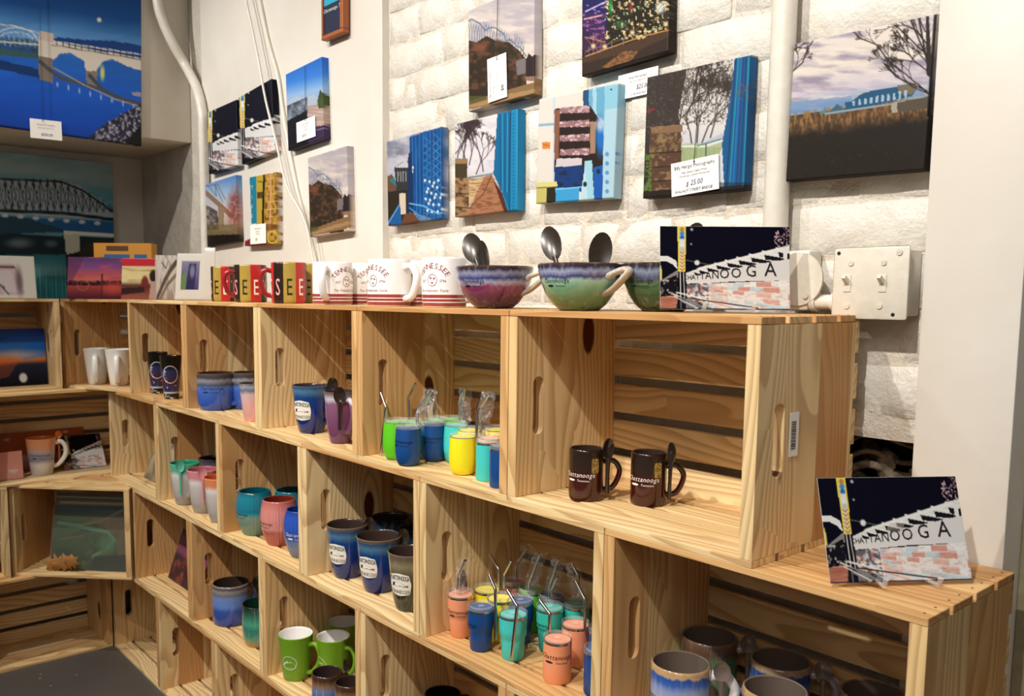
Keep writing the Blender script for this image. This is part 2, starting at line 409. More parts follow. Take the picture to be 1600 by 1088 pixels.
LA_ = ['pine crate in the top row holding the two dark brown mugs', 'pine crate in the top row full of bright stemless tumblers and metal straws',
      'top row pine crate with the purple mug and a badge mug', 'top row pine crate holding the wide blue mug and pink mug', 'narrow-looking top row pine crate with the black tapered mugs']
for k, x in enumerate(rowA):
    nx = .459 if k == 0 else rowA[k - 1]
    crate(x, 0, Z1, nx - x - .002, 0, LA_[k], nails=(k == 0))
rowB = [.214, -.245, -.700, -1.160, -1.632, -2.100]
LB_ = ['large pine crate at the right end of the second row, neon postcard on top', 'second row pine crate crowded with small lidded tumblers', 'second row pine crate with the three badge mugs',
      'second row pine crate with barrel shaped teal and pink mugs', 'second row pine crate with the grey tapered mugs with coloured rims', 'second row pine crate nearest the corner, its handle slot showing']
for k, x in enumerate(rowB):
    nx = .672 if k == 0 else rowB[k - 1]
    crate(x, 0, Z2, nx - x - .002, 0, LB_[k], nails=(k == 0))
rowC = [.462, .003, -.456, -.914, -1.387, -1.876]
LC_ = ['third row pine crate under the right end crate, mostly below the picture', 'third row pine crate below the big drip glazed mugs', 'third row pine crate with two black mugs at the bottom edge',
      'third row pine crate holding the green mugs', 'third row pine crate holding the blue and green rimmed mugs', 'third row pine crate with a purple picture, right of the valley photo']
for k, x in enumerate(rowC):
    nx = .92 if k == 0 else rowC[k - 1]
    crate(x, 0, Z3, nx - x - .002, 0, LC_[k])
rowD = [.15, -.31, -.769, -1.226, -1.667, -2.130]
LD_ = ['floor level pine crate farthest right', 'floor level pine crate second from the right', 'floor level pine crate third from the right', 'floor level pine crate under the green mugs', 'floor level pine crate with a see-through handle slot and empty shelf',
      'empty floor level pine crate in the inside corner']
for k, x in enumerate(rowD):
    nx = .61 if k == 0 else rowD[k - 1]
    crate(x, 0, Z4, nx - x - .002, 0, LD_[k])
# corner and left-hand crates (fronts face into the room)
crate(-2.262, -.105, Z1, .408, math.radians(22), 'angled top row pine crate in the corner with the white latte mugs')
crate(-2.186, -.316, Z3, .432, math.radians(45), 'angled third row corner crate holding the green valley photo')
crate(-2.20, -.122 - .457, Z1, .455, PI / 2, 'left wall top row crate with the blue sunset picture')
crate(-2.155, .112 - .500, Z2, .500, PI / 2, 'left wall second row crate with the orange rimmed mug')
crate(-2.155, -.325 - .457, Z3, .457, PI / 2, 'left wall third row crate cut off by the picture edge')
crate(-2.133, -.004 - .457, Z4, .457, PI / 2, 'empty left wall crate standing on the dark floor')
crate(-2.133, -.004 - .92, Z4, .457, PI / 2, 'second left wall crate on the floor, outside the picture')
crate(-2.155, .112 - .500 - .46, Z2, .457, PI / 2, 'second row left wall crate beyond the picture edge')
# barcode sticker on the right-hand top crate
q = at(1241, 679, 0, .4585)
M['paper'] = plain('white_paper', 'f4f1ea', .6); M['ink'] = plain('black_ink', '1b1b1d', .6)
st = empty('barcode_sticker', (.4578, q.y, q.z), 0, 'small white barcode sticker on the right side of the top crate', 'sticker')
bm = bmesh.new(); box(bm, 0, .0004, -.011, .011, -.029, .029); link('label_paper', mesh(bm, M['paper']), st)
bm = bmesh.new(); zz = -.020; R = random.Random(3)
while zz < .018:
    t_ = R.choice((.0006, .001, .0016)); box(bm, .0004, .0006, -.0068, .0045, zz, zz + t_); zz += t_ + R.choice((.0007, .0012))
link('bars', mesh(bm, M['ink']), st)
# ------------------------------------------------------------------ lettering
GL = {}
def glyph(ch):
    if ch not in GL:
        cu = bpy.data.curves.new('g', 'FONT'); cu.body = ch; cu.size = 1.0; cu.resolution_u = 2
        o = bpy.data.objects.new('g', cu); COL.objects.link(o)
        dg = bpy.context.evaluated_depsgraph_get(); me = bpy.data.meshes.new_from_object(o.evaluated_get(dg))
        vs = [(v.co.x, v.co.y) for v in me.vertices]; fs = [tuple(p.vertices) for p in me.polygons]
        xs = [v[0] for v in vs] or [0, .3]
        bpy.data.objects.remove(o); bpy.data.curves.remove(cu); bpy.data.meshes.remove(me)
        x0, x1 = min(xs), max(xs); GL[ch] = ([(a - x0, b) for a, b in vs], fs, x1 - x0 if vs else .28)
    return GL[ch]
def textgeo(s, size, shear=0.0, track=.10, narrow=1.0):
    """flat lettering: (verts2d, faces, width), centred on x, baseline y = 0"""
    V, F, x = [], [], 0.0
    for ch in s:
        if ch == ' ': x += .30; continue
        vs, fs, w = glyph(ch); b = len(V)
        V += [((a * narrow + x), y) for a, y in vs]; F += [tuple(i + b for i in f) for f in fs]; x += w * narrow + track
    x -= track
    return [((a - x / 2 + y * shear) * size, y * size) for a, y in V], F, x * size
def lettermat(col):
    k = 'let' + (col if isinstance(col, str) else '%02x%02x%02x' % tuple(col))
    if k not in M: M[k] = plain('lettering_ink', col, .5)
    return M[k]
def wrap(parent, rf, ang, zc, lines, col, name='lettering'):
    """bend flat lettering round a body of revolution: lines = [(text, size, dx, dz, shear, narrow)]; a list of 2d polygons is also taken"""
    V, F = [], []
    for L in lines:
        if isinstance(L[0], str):
            vs, fs, _ = textgeo(L[0], L[1], L[4] if len(L) > 4 else 0, .10, L[5] if len(L) > 5 else 1)
            vs = [(a + L[2], b + L[3]) for a, b in vs]
        else: vs, fs = L
        b0 = len(V); V += vs; F += [tuple(i + b0 for i in f) for f in fs]
    P = []
    for a, b in V:
        z_ = zc + b; r = rf(z_) + .0005; t = ang + a / r; P.append((r * math.cos(t), r * math.sin(t), z_))
    return link(name, pyd(P, F, lettermat(col)), parent)
def disc2d(cx, cy, rx, ry, n=20, hole=0):
    if not hole: return [(cx + rx * math.cos(2 * PI * k / n), cy + ry * math.sin(2 * PI * k / n)) for k in range(n)], [tuple(range(n))]
    o = [(cx + rx * math.cos(2 * PI * k / n), cy + ry * math.sin(2 * PI * k / n)) for k in range(n)]
    i_ = [(cx + (rx - hole) * math.cos(2 * PI * k / n), cy + (ry - hole) * math.sin(2 * PI * k / n)) for k in range(n)]
    return o + i_, [(k, (k + 1) % n, n + (k + 1) % n, n + k) for k in range(n)]
def grid2d(x0, x1, y0, y1, nx, ny=1, rnd=0):
    vs, fs = [], []
    for j in range(ny + 1):
        for i in range(nx + 1):
            x, y = x0 + (x1 - x0) * i / nx, y0 + (y1 - y0) * j / ny
            if rnd:            # pull the corners in: rounded outline
                fx, fy = abs(2 * i / nx - 1), abs(2 * j / ny - 1); k = max(0, fx + fy - (2 - rnd)) * .5
                x = (x0 + x1) / 2 + (x - (x0 + x1) / 2) * (1 - k * .35); y = (y0 + y1) / 2 + (y - (y0 + y1) / 2) * (1 - k * .35)
            vs.append((x, y))
    for j in range(ny):
        for i in range(nx): a = j * (nx + 1) + i; fs.append((a, a + 1, a + nx + 2, a + nx + 1))
    return vs, fs

# ------------------------------------------------------------------ ceramics
def glaze(name, stops, h, amp=.12, streak=70, rough=.16, rimz=None):
    """vertical colour bands with runs: stops = [(height fraction, colour)]"""
    t = NT(name); s = t.sep(t.obj())
    v = t.comb(t.math('MULTIPLY', s[0], streak), t.math('MULTIPLY', s[1], streak), t.math('MULTIPLY', s[2], streak * .12))
    n1 = t.noise(v, 1.0, 3, .6)
    f = t.math('ADD', t.math('DIVIDE', s[2], h), t.math('MULTIPLY', t.math('SUBTRACT', n1, .5), amp))
    n2 = t.noise(v, 1.7, 2, .6)
    c = t.ramp(f, [(p, srgb(c_)) for p, c_ in stops])
    c = t.mix(t.math('MULTIPLY', t.smooth(n2, .5, .8), .10), c, (1, 1, 1)) if amp > .1 else c
    t.bsdf(Base_Color=c, Roughness=rough); t.set(t.b.inputs['Coat Weight'], .4); t.set(t.b.inputs['Coat Roughness'], .06)
    return t.m
def enamel(name, col, rough=.14):
    t = NT(name); t.bsdf(Base_Color=srgb(col), Roughness=rough); t.set(t.b.inputs['Coat Weight'], .3)
    n_ = t.noise(t.obj(), 40, 2); t.set(t.b.inputs['Roughness'], t.math('MULTIPLY_ADD', n_, .08, rough - .04)); return t.m
SHAPES = {
    'straight': [(.93, 0), (.985, .03), (1, .10), (1, .5), (1, .97), (.99, 1)],
    'taper': [(.70, 0), (.74, .02), (.80, .25), (.90, .62), (.985, .97), (1, 1)],
    'bistro': [(.60, 0), (.66, .04), (.78, .25), (.86, .48), (.90, .68), (.94, .85), (.99, .97), (1, 1)],
    'barrel': [(.62, 0), (.67, .03), (.84, .20), (.96, .40), (1, .58), (.97, .76), (.90, .92), (.865, 1)],
    'round': [(.80, 0), (.88, .05), (.97, .22), (1, .5), (.99, .8), (.985, 1)],
    'wine': [(.62, 0), (.76, .03), (.90, .13), (.98, .32), (1, .52), (.97, .78), (.93, .97), (.92, 1)],
    'step': [(.74, 0), (.79, .02), (.86, .42), (.87, .50), (.97, .55), (.985, .70), (1, .98), (1, 1)],
    'cyl': [(.95, 0), (1, .03), (1, .5), (1, .97), (1, 1)],
    'bowl': [(.46, 0), (.50, .03), (.64, .14), (.82, .38), (.94, .66), (1, .95), (1, 1)],
    'latte': [(.62, 0), (.66, .03), (.76, .3), (.87, .65), (.98, .98), (1, 1)],
}
def rfun(shape, r, h):
    S = SHAPES[shape]; zs = [s[1] * h for s in S]; rs = [s[0] * r for s in S]
    return lambda z: float(np.interp(z, zs, rs))
def facing(x, y, phi):
    """world angle of a direction given as seen from the room: 0 = to the right, -90 = towards the viewer's side"""
    d = Vector((x, y)) - Vector((CAMP.x, CAMP.y)); return math.atan2(d.y, d.x) - PI / 2 + math.radians(phi)
def body(shape, r, h, mo, mi, wall=.0035, seg=44, rib=None):
    S = SHAPES[shape]
    # refine the outline
    zs = [s[1] for s in S]; rs = [s[0] for s in S]
    zz = sorted(set([0, .015] + list(np.linspace(.03, .98, 12)) + [1.0])) if rib else zs
    prof = [(0, 0)] + [(float(np.interp(z_, zs, rs)) * r, z_ * h) for z_ in zz]; no = len(prof)
    prof += [(prof[-1][0] - wall * .5, h + wall * .4)]
    prof += [(float(np.interp(z_, zs, rs)) * r - wall, z_ * h) for z_ in reversed(zz) if z_ > .06] + [(0, .045 * h)]
    bm = bmesh.new()
    lathe(bm, prof, 96 if rib else seg, rib=rib and (2, no - 3, rib[0], rib[1]), miz=lambda i: 0 if i < no else 1)
    return mesh(bm, [mo, mi], 45)
def handle(rf, h, ang, z0, z1, out, rad, mat, flat=1.0, ear=False):
    ca, sa = math.cos(ang), math.sin(ang)
    def pt(r, z_): return Vector((r * ca, r * sa, z_))
    P = [pt(rf(z1) - .002, z1), pt(rf(z1) + out * .55, z1 + .002), pt(rf(z1) + out * .95, z1 - (z1 - z0) * .25), pt(rf(z1) + out * .85, z1 - (z1 - z0) * .6), pt(rf(z0) + out * .5, z0 + (z1 - z0) * .08), pt(rf(z0) - .002, z0)]
    if ear: P = [pt(rf(z1) - .002, z1 - .004), pt(rf(z1) + out * .6, z1), pt(rf(z1) + out, z1 - (z1 - z0) * .3), pt(rf(z0) + out * .75, z0 + (z1 - z0) * .35), pt(rf(z0) + out * .2, z0 + .004), pt(rf(z0) - .003, z0)]
    bm = bmesh.new(); tube(bm, catmull(P, 6), rad, 12, flat=flat, up=Vector((-sa, ca, 0)))
    return mesh(bm, mat, 60)
def spoon_obj(base, top, wid, length, face, mat, label, group=None, thick=.0035):
    """ceramic spoon: stem from base, oval head ending at top; face = world angle the hollow looks to"""
    base, top = Vector(base), Vector(top); ax = (top - base).normalized(); L = (top - base).length
    n = Vector((math.cos(face), math.sin(face), 0)); n = (n - ax * n.dot(ax)).normalized(); s = ax.cross(n)
    root = empty('spoon', base, 0, label, 'spoon', group)
    bm = bmesh.new(); c = ax * (L - length / 2); N1, N2 = 20, 6; front = []; backs = []
    for j in range(N2 + 1):
        q = j / N2; fr, bk = [], []
        for k in range(N1):
            a = 2 * PI * k / N1; ex = math.cos(a) * wid / 2 * q; ez = math.sin(a) * length / 2 * q * (1.0 if math.sin(a) > 0 else 1.08)
            p = c + s * ex + ax * ez
            fr.append(bm.verts.new(p - n * (.0045 * (1 - q * q)) + n * .001)); bk.append(bm.verts.new(p - n * (.0045 * (1 - q * q) + thick * (1 - .5 * q))))
            if j == 0: break
        front.append(fr); backs.append(bk)
    for R_, flip in ((front, False), (backs, True)):
        for k in range(N1):
            t = (R_[0][0], R_[1][k], R_[1][(k + 1) % N1]); bm.faces.new(t[::-1] if flip else t)
        for j in range(1, N2):
            for k in range(N1):
                t = (R_[j][k], R_[j + 1][k], R_[j + 1][(k + 1) % N1], R_[j][(k + 1) % N1]); bm.faces.new(t[::-1] if flip else t)
    for k in range(N1): bm.faces.new((front[-1][k], backs[-1][k], backs[-1][(k + 1) % N1], front[-1][(k + 1) % N1]))
    link('spoon_bowl', mesh(bm, mat, 60), root)
    bm = bmesh.new(); tube(bm, [Vector((0, 0, 0)), ax * (L - length) * .5, ax * (L - length * .93)], [.0042, .0036, .0045], 10, flat=.7, up=n)
    link('spoon_handle', mesh(bm, mat, 60), root); return root
M['ink_dark'] = None
SCRIPT = lambda s=1.0: [('Chattanooga', .0095 * s, 0, 0, .28, .92), ('Tennessee', .0042 * s, .008 * s, -.0062 * s, .2, 1), disc2d(-.011 * s, -.0048 * s, .0065 * s, .0016 * s, 14)]
M['badge'] = plain('cream_badge', 'efe9dc', .35)
def badge(root, rf, ang, zc, w, hh):
    """cream badge with the place name, a leaping fish and the state name"""
    vs, fs = grid2d(-w / 2, w / 2, -hh / 2, hh / 2, 14, 12, .9)
    P = []
    for a, b in vs:
        r = rf(zc + b) + .0007; t = ang + a / r; P.append((r * math.cos(t), r * math.sin(t), zc + b))
    o = link('badge', pyd(P, fs, M['badge'], 60), root)
    arch = []
    word = 'CHATTANOOGA'
    for i, ch in enumerate(word):
        g, f, gw = glyph(ch); tt = (i - 5) / 5; sz = .0088 * w / .032
        arch.append(([((a - gw / 2) * sz * .62 + tt * w * .40, b * sz + hh * .20 - abs(tt) ** 2 * .0015) for a, b in g], f))
    arch.append(('TENNESSEE', .0068 * w / .032, 0, -hh * .40, 0, .8))
    fish = [(-.42, .04), (-.30, .10), (-.12, .13), (.10, .10), (.26, .02), (.40, -.12), (.46, -.02), (.40, -.02), (.28, -.10), (.05, -.06), (-.15, -.08), (-.32, -.06), (-.44, -.12), (-.38, 0)]
    arch.append(([(a * w * .86, b * hh * .9) for a, b in fish], [tuple(range(len(fish)))]))
    P, F = [], []
    for L in arch:
        if isinstance(L[0], str):
            v2, f2, _ = textgeo(L[0], L[1], 0, .1, L[5]); v2 = [(a + L[2], b + L[3]) for a, b in v2]
        else: v2, f2 = L
        b0 = len(P)
        for a, b in v2:
            r = rf(zc + b) + .0011; t = ang + a / r; P.append((r * math.cos(t), r * math.sin(t), zc + b))
        F += [tuple(i + b0 for i in f) for f in f2]
    link('lettering', pyd(P, F, lettermat('1d1a18')), o)
SH = {'A': Z1 + ST + .0005, 'B': Z2 + ST + .0005, 'C': Z3 + ST + .0005, 'D': ST + .0005, 'T': 4 * H + .0005}
def spot_of(u, vb, shelf, r):
    """foot of a round thing whose nearest foot point is seen at (u, vb)"""
    q = at(u, vb, 2, SH[shelf]); d = Vector((q.x - CAMP.x, q.y - CAMP.y)).normalized(); return q.x + d.x * r, q.y + d.y * r
def rim_of(u, v, shelf, r, h):
    q = at(u, v, 2, SH[shelf] + h); d = Vector((q.x - CAMP.x, q.y - CAMP.y)).normalized(); return q.x + d.x * r, q.y + d.y * r
MUGXY = [None]
def inside(x, y, shelf, r, hv=(0, 0)):
    rows = {'A': [.459] + rowA, 'B': [.672] + rowB, 'C': [.92] + rowC}
    if shelf not in rows or x < -2.12: return x, y
    R_ = rows[shelf]
    if x < R_[-1]: return x, y
    for hi, lo in zip(R_, R_[1:]):
        if lo <= x < hi: return min(max(x, lo + PT + max(r, -hv[0]) + .003), hi - .002 - PT - max(r, hv[0]) - .003), min(y, D - ST - max(r, hv[1]) - .004)
    return x, y
def mug(x, y, shelf, shape, r, h, mo, mi, label, group=None, hphi=None, hz=(.25, .82), hout=.026, hrad=.0055, flat=1.0, hm=None, ear=False, rib=None, name='mug', cat='mug', wall=.0035):
    hv = (0, 0)
    if hphi is not None and hout: fa = facing(x, y, hphi); hv = ((r + hout + .014) * math.cos(fa), (r + hout + .014) * math.sin(fa))
    x, y = inside(x, y, shelf, r, hv); MUGXY[0] = (x, y)
    root = empty(name, (x, y, SH[shelf]), 0, label, cat, group)
    rf = rfun(shape, r, h)
    link('body', body(shape, r, h, mo, mi, wall, rib=rib), root)
    if hphi is not None:
        link('handle', handle(rf, h, facing(x, y, hphi), hz[0] * h, hz[1] * h, hout, hrad, hm or mo, flat, ear), root)
    return root, rf
BR = enamel('dark_brown_glaze', '3a2d28'); TAUPE = enamel('taupe_glaze', '6e6056'); SPB = enamel('brown_black_glaze', '2b211d', .12)
SPG = plain('grey_brown_spoon_glaze', '30271f', .28); WHT = enamel('white_glaze', 'f3f1ee', .12)

# --- top crate: two dark brown small mugs with spoons
DB = glaze('deep_maroon_glaze', [(0, '3a0f0c'), (.56, '3a0f0c'), (.62, '2a1c14'), (1, '241611')], .083, .02)
for (u, vb, tphi, hp, lab, spl, spx, f_) in ((915, 785, -118, 8, 'dark brown small mug, left one in the top crate', 'black spoon standing in the left dark brown mug handle', (944, 693), -60),
                                        (1012, 793, -112, 3, 'dark brown small mug, right one in the top crate', 'black spoon standing in the right dark brown mug handle', (1053, 698), -150)):
    r = .0285; x, y = spot_of(u, vb, 'A', r)
    root, rf = mug(x, y, 'A', 'straight', r, .083, DB, BR, lab, 'dark brown mugs in the top crate', hp, (.18, .74), .027, .0045, 1.2)
    wrap(root, rf, facing(x, y, tphi), .040, SCRIPT(1.15), 'ece6df')
    vs, fs = grid2d(-.0065, .0065, .046, .072, 3, 4, .8)
    P = [((r + .0007) * math.cos(facing(x, y, -60) + a / r), (r + .0007) * math.sin(facing(x, y, -60) + a / r), b) for a, b in vs]
    if 'goldglaze' not in M:
        t = NT('gold_brown_glaze_drip'); n_ = t.noise(t.obj(), 300, 4, .7); t.bsdf(Base_Color=t.ramp(n_, [(.4, srgb('4a3a20')), (.6, srgb('b89b55'))]), Roughness=.2); M['goldglaze'] = t.m
    link('glaze_patch', pyd(P, fs, M['goldglaze'], 60), root)
    a = facing(x, y, hp - 28); rr = r + .0075
    bx, by = x + rr * math.cos(a), y + rr * math.sin(a)
    spoon_obj((bx, by, SH['A'] + .012), (bx + .002 * math.cos(a), by, SH['A'] + .103), .020, .034, facing(x, y, f_), SPB, spl, 'spoons of the dark brown mugs')

# --- top of the crates: bowls with spoons
for (u, y_, r, st_, lab, hph, spo) in (
        (772, .085, .0705, [(0, '3c1440'), (.30, '5e2450'), (.52, '8a3a66'), (.62, 'a9a8c4'), (.72, '2f3a78'), (.84, '8f8faa'), (.93, '28263c'), (1, '4a3026')], 'purple and blue drip glazed soup bowl on the crate top', -25,
         [((748, 424), (731, 366), 30, -110, 'dark spoon in the purple bowl, nearest the white mugs'), ((752, 424), (752, 376), 19, -60, 'narrow-looking dark spoon behind the first in the purple bowl')]),
        (905, .080, .0680, [(0, '4c6a3a'), (.30, '5f8a62'), (.52, '7fb08c'), (.64, 'a5c8b8'), (.72, '3c3a72'), (.84, '9aa0bc'), (.93, '2b2a44'), (1, '4a3428')], 'green and blue drip glazed soup bowl on the crate top', -42,
         [((862, 424), (854, 355), 30, -110, 'dark spoon in the green bowl, left of the two'), ((948, 424), (943, 363), 31, -80, 'dark spoon in the green bowl, right of the two')]),
        (1036, .158, .0680, [(0, '12301c'), (.35, '1d4a2c'), (.58, '3f6a48'), (.68, '35405e'), (.84, '7f88a0'), (.93, '24243a'), (1, '3a2c24')], 'dark green drip glazed bowl half behind the neon postcard', -20,
         [((1078, 424), (1092, 348), 28, -90, 'dark spoon whose tip shows above the neon postcard')])):
    q = at(u, 484, 1, y_); x, y = q.x, y_ + .0
    g_ = glaze('drip_bowl_glaze', st_, .074, .16, 90, .14)
    root, rf = mug(x, y, 'T', 'bowl', r, .0735, g_, BR, lab, 'drip glazed soup bowls on the crate top', None, name='soup_bowl', cat='bowl', wall=.004)
    # leaf-shaped pinched handle lug near the rim, with a loop under it
    hm = glaze('streaked_handle_glaze', [(0, '6a5546'), (.6, 'b9aa98'), (.85, 'd8d0c2'), (1, '8a6a54')], .074, .3, 120, .14)
    for hp in (hph,):
        ha = facing(x, y, hp); ch_, sh_ = math.cos(ha), math.sin(ha)
        bm = bmesh.new(); tube(bm, catmull([Vector((q_ * ch_, q_ * sh_, z_)) for q_, z_ in ((rf(.026) - .003, .026), (rf(.03) + .012, .034), (rf(.05) + .022, .048), (rf(.06) + .034, .0625), (rf(.065) + .020, .064), (rf(.058) - .003, .056))], 5), [.005] + [.0048] * 24 + [.008], 12, flat=1.7, up=Vector((-sh_, ch_, 0)))
        link('handle', mesh(bm, hm, 60), root)
    wrap(root, rf, facing(x, y, -128), .044, SCRIPT(1.0), '15131c')
    for (b0, t0, w_, f_, sl) in spo:
        dep = (Vector((x, y, 1.27)) - CAMP).dot(FW)
        tp = at(t0[0], t0[1], 1, y + .015); bs = at(b0[0] * .55 + u * .45, b0[1] + 30, 1, y)
        d_ = (bs - tp).normalized(); bs = tp + d_ * .105
        if bs.z < SH['T'] + .012: bs = tp + d_ * ((tp.z - SH['T'] - .014) / -d_.z)
        spoon_obj(bs, tp, w_ / FOC * dep * 1.16, .062, facing(x, y, f_), SPG, sl, 'dark ceramic spoons in the soup bowls', .004)

# --- top of the crates: white state mugs
def white_mug_mat():
    t = NT('white_mug_with_red_stripes'); z_ = t.sep(t.obj())[2]; c = srgb('f6f5f3')
    f = t.math('DIVIDE', z_, .095)
    n_ = t.noise(t.vmul(t.obj(), (90, 90, 8)), 1, 2)
    red = t.mix(n_, srgb('8d2c26'), srgb('a8534a'))
    band = t.math('MULTIPLY', t.math('GREATER_THAN', f, .02), t.math('LESS_THAN', f, .25))
    ln = t.math('ADD', t.math('COMPARE', f, .10, .009), t.math('COMPARE', f, .172, .009), clamp=True)
    msk = t.math('MULTIPLY', band, t.math('SUBTRACT', 1.0, ln))
    t.bsdf(Base_Color=t.mix(msk, c, red), Roughness=.12); t.set(t.b.inputs['Coat Weight'], .4); return t.m
WM = white_mug_mat()
def state_text(root, rf, a0, z0, col='8a2f2a'):
    parts = []; word = 'TENNESSEE'; R0 = .026
    for i, ch in enumerate(word):
        g, f, gw = glyph(ch); th = (4 - i) / 4 * 1.05; s_ = .0150
        ct, st_ = math.cos(th), math.sin(th); cx, cy_ = -math.sin(th) * R0 * 1.15, math.cos(th) * R0 - .006
        parts.append(([(cx + ((a - gw / 2) * ct - b * st_) * s_, cy_ + ((a - gw / 2) * st_ + b * ct) * s_) for a, b in g], f))
    parts.append(disc2d(0, -.002, .0105, .0115, 24, .0010))
    for (sx, sy) in ((-.0035, .002), (.004, .001), (0, -.007)):
        n = 10; parts.append(([(sx + (.0034 if k % 2 == 0 else .0013) * math.sin(2 * PI * k / n), sy + (.0030 if k % 2 == 0 else .0013) * math.cos(2 * PI * k / n)) for k in range(n)], [tuple(range(n))]))
    parts += [('1796', .0072, .022, -.006, 0, 1), ('EST', .0068, -.021, -.006, 0, 1), ('The Volunteer State', .0078, 0, -.024, .25, .9)]
    wrap(root, rf, a0, z0, parts, col)
for (u, vb, w_, y_, tp, hp, lab) in ((520, 474, 70, .06, -48, -108, 'white state mug with red stripes, leftmost of its row'), (566, 472, 54, .150, -55, 150, 'white striped mug squeezed behind the first two white mugs'),
                               (608, 477, 76, .06, -135, -42, 'second white state mug from the left, handle at its right'), (648, 476, 60, .14, -140, -40, 'white striped mug half hidden behind the second white mug'),
                               (694, 479, 70, .08, -122, -10, 'rightmost white state mug, beside the purple bowl')):
    q = at(u, vb, 1, y_); x, y = q.x, y_; dep = (Vector((x, y, 1.27)) - CAMP).dot(FW); r = min(w_ / 2 / FOC * dep, .0455)
    root, rf = mug(x, y, 'T', 'straight', r, .093, WM, WHT, lab, 'white state mugs with red stripes on the crate top', hp, (.16, .84), .030, .0075, 1.15, WHT)
    state_text(root, rf, facing(x, y, tp), .053)

# --- top of the crates: red, black and yellow licence-plate mugs
def plate_mat():
    t = NT('plate_collage_print'); s = t.sep(t.obj()); a = t.math('ARCTAN2', s[1], s[0])
    k = t.math('FLOOR', t.math('MULTIPLY', t.math('ADD', a, PI), 9 / (2 * PI)))
    f = t.math('FRACT', t.math('DIVIDE', k, 3.0))
    c = t.ramp(f, [(0, srgb('191512')), (.2, srgb('b59a45')), (.5, srgb('c8262c'))], 'CONSTANT')
    n_ = t.noise(t.obj(), 90, 3); c = t.mix(t.math('MULTIPLY', n_, .3), c, srgb('5a3a24'))
    t.bsdf(Base_Color=c, Roughness=.2); return t.m
PM = plate_mat(); CRIM = enamel('crimson_inside', '9a1f20')
for (u, vb, w_, y_, hp, tw, lab) in ((351, 469, 34, .10, 0, -125, 'red and yellow plate collage mug nearest the white frame'), (392, 470, 50, .085, 180, -110, 'middle plate collage mug with red and yellow letters'), (452, 473, 64, .07, 180, -88, 'largest-looking plate collage mug with a black and a red letter panel'),
                                  (482, 472, 26, .15, 0, -90, 'plate collage mug behind, showing yellow beside the white mugs')):
    q = at(u, vb, 1, y_); x, y = q.x, y_; dep = (Vector((x, y, 1.27)) - CAMP).dot(FW); r = .043 if w_ > 40 else .037
    root, rf = mug(x, y, 'T', 'taper' if 0 else 'straight', r, .098, PM, CRIM, lab, 'licence plate collage mugs on the crate top', hp - math.degrees(facing(x, y, tw) - math.radians(120)), (.18, .8), .026, .006, 1, CRIM)
    root.rotation_euler.z = facing(x, y, tw) - math.radians(120)
    for k, (ch, col_) in enumerate(zip('TENNESSEE', ['f0a0a0', '17130f', 'f3ede0'] * 3)):
        ang = -PI + (k + .5) * 2 * PI / 9
        wrap(root, rf, ang, .020, [(ch, .058, 0, 0, 0, .55)], col_)

# --- top row crates: mugs
NAVY = lambda: glaze('navy_drip_glaze', [(0, '0e2360'), (.55, '10307c'), (.74, '15407e'), (.86, '4f7898'), (.95, '2a4f78'), (1, '6a5a4c')], .118, .09, 110)
GRN = lambda: glaze('olive_brown_drip_glaze', [(0, '232a1e'), (.4, '343424'), (.68, '5a5038'), (.84, '8f8468'), (.95, '6c604a'), (1, '6a5a4c')], .118, .12, 110)
def bistro(u, vb, shelf, gz, lab, grp, hp, bphi=None, r=.047, h=.120, spoon=None, shape='bistro', inner=None, rim=False):
    x, y = rim_of(u, vb, shelf, r, h) if rim else spot_of(u, vb, shelf, r * SHAPES[shape][0][0])
    root, rf = mug(x, y, shelf, shape, r, h, gz, inner or BR, lab, grp, hp, (.22, .84), .028, .0065, 1.1); x, y = MUGXY[0]
    if bphi is not None: badge(root, rf, facing(x, y, bphi), h * .50, .052, .048)
    if spoon and hp is not None:
        a = facing(x, y, hp - 30); rr = rf(h * .75) + .009; bx, by = x + rr * math.cos(a), y + rr * math.sin(a)
        spoon_obj((bx, by, SH[shelf] + h * .30), (bx, by, SH[shelf] + h * 1.13), .026, .036, facing(x, y, -90), spoon[1], spoon[0])
    return x, y, root, rf
bistro(487, 678, 'A', NAVY(), 'navy badge mug in the top row crate', None, -20, -128, .0465, .113)
bistro(515, 652, 'A', enamel('dark_grey_glaze', '2c2a30'), 'dark mug behind the navy badge mug and purple mug', None, None, None, .0455, .113)
MAUVE = glaze('mauve_drip_glaze', [(0, '5e3556'), (.5, '7d4a6e'), (.78, '8a5878'), (.87, 'c9c2cc'), (.95, '8a7a84'), (1, '5a4a46')], .115, .1, 110)
bistro(532, 694, 'A', MAUVE, 'mauve tall mug with white drips beside the navy badge mug', None, -62, None, .0365, .115, ('dark spoon hooked on the mauve mug', SPB))
x, y = .0, .0
q = at(520, 640, 1, .10); spoon_obj((q.x, .10, SH['A'] + .05), (q.x, .10, at(520, 590, 1, .10).z), .026, .036, facing(q.x, .1, -95), SPB, 'dark spoon standing behind the mauve mug rim')
BL = glaze('cornflower_glaze', [(0, '2b4fa8'), (.5, '3d64bc'), (.62, '5677c6'), (.70, '49505f'), (.82, '8d8c94'), (.9, '3d3c46'), (1, '5c4a3e')], .104, .10, 90)
x, y = spot_of(330, 641, 'A', .055); x += .012
root, rf = mug(x, y, 'A', 'round', .0525, .104, BL, BR, 'wide cornflower blue mug with grey rim in the top row', None, -22, (.16, .78), .032, .0075, 1.1)
wrap(root, rf, facing(x, y, -105), .060, SCRIPT(1.4), '1b2240')
x, y = rim_of(384, 584, 'A', .048, .104)
mug(x + .012, min(y, .180), 'A', 'round', .046, .104, BL, BR, 'dark rimmed blue mug behind the pink one, mostly hidden', None, None, (.16, .78), .03, .007)
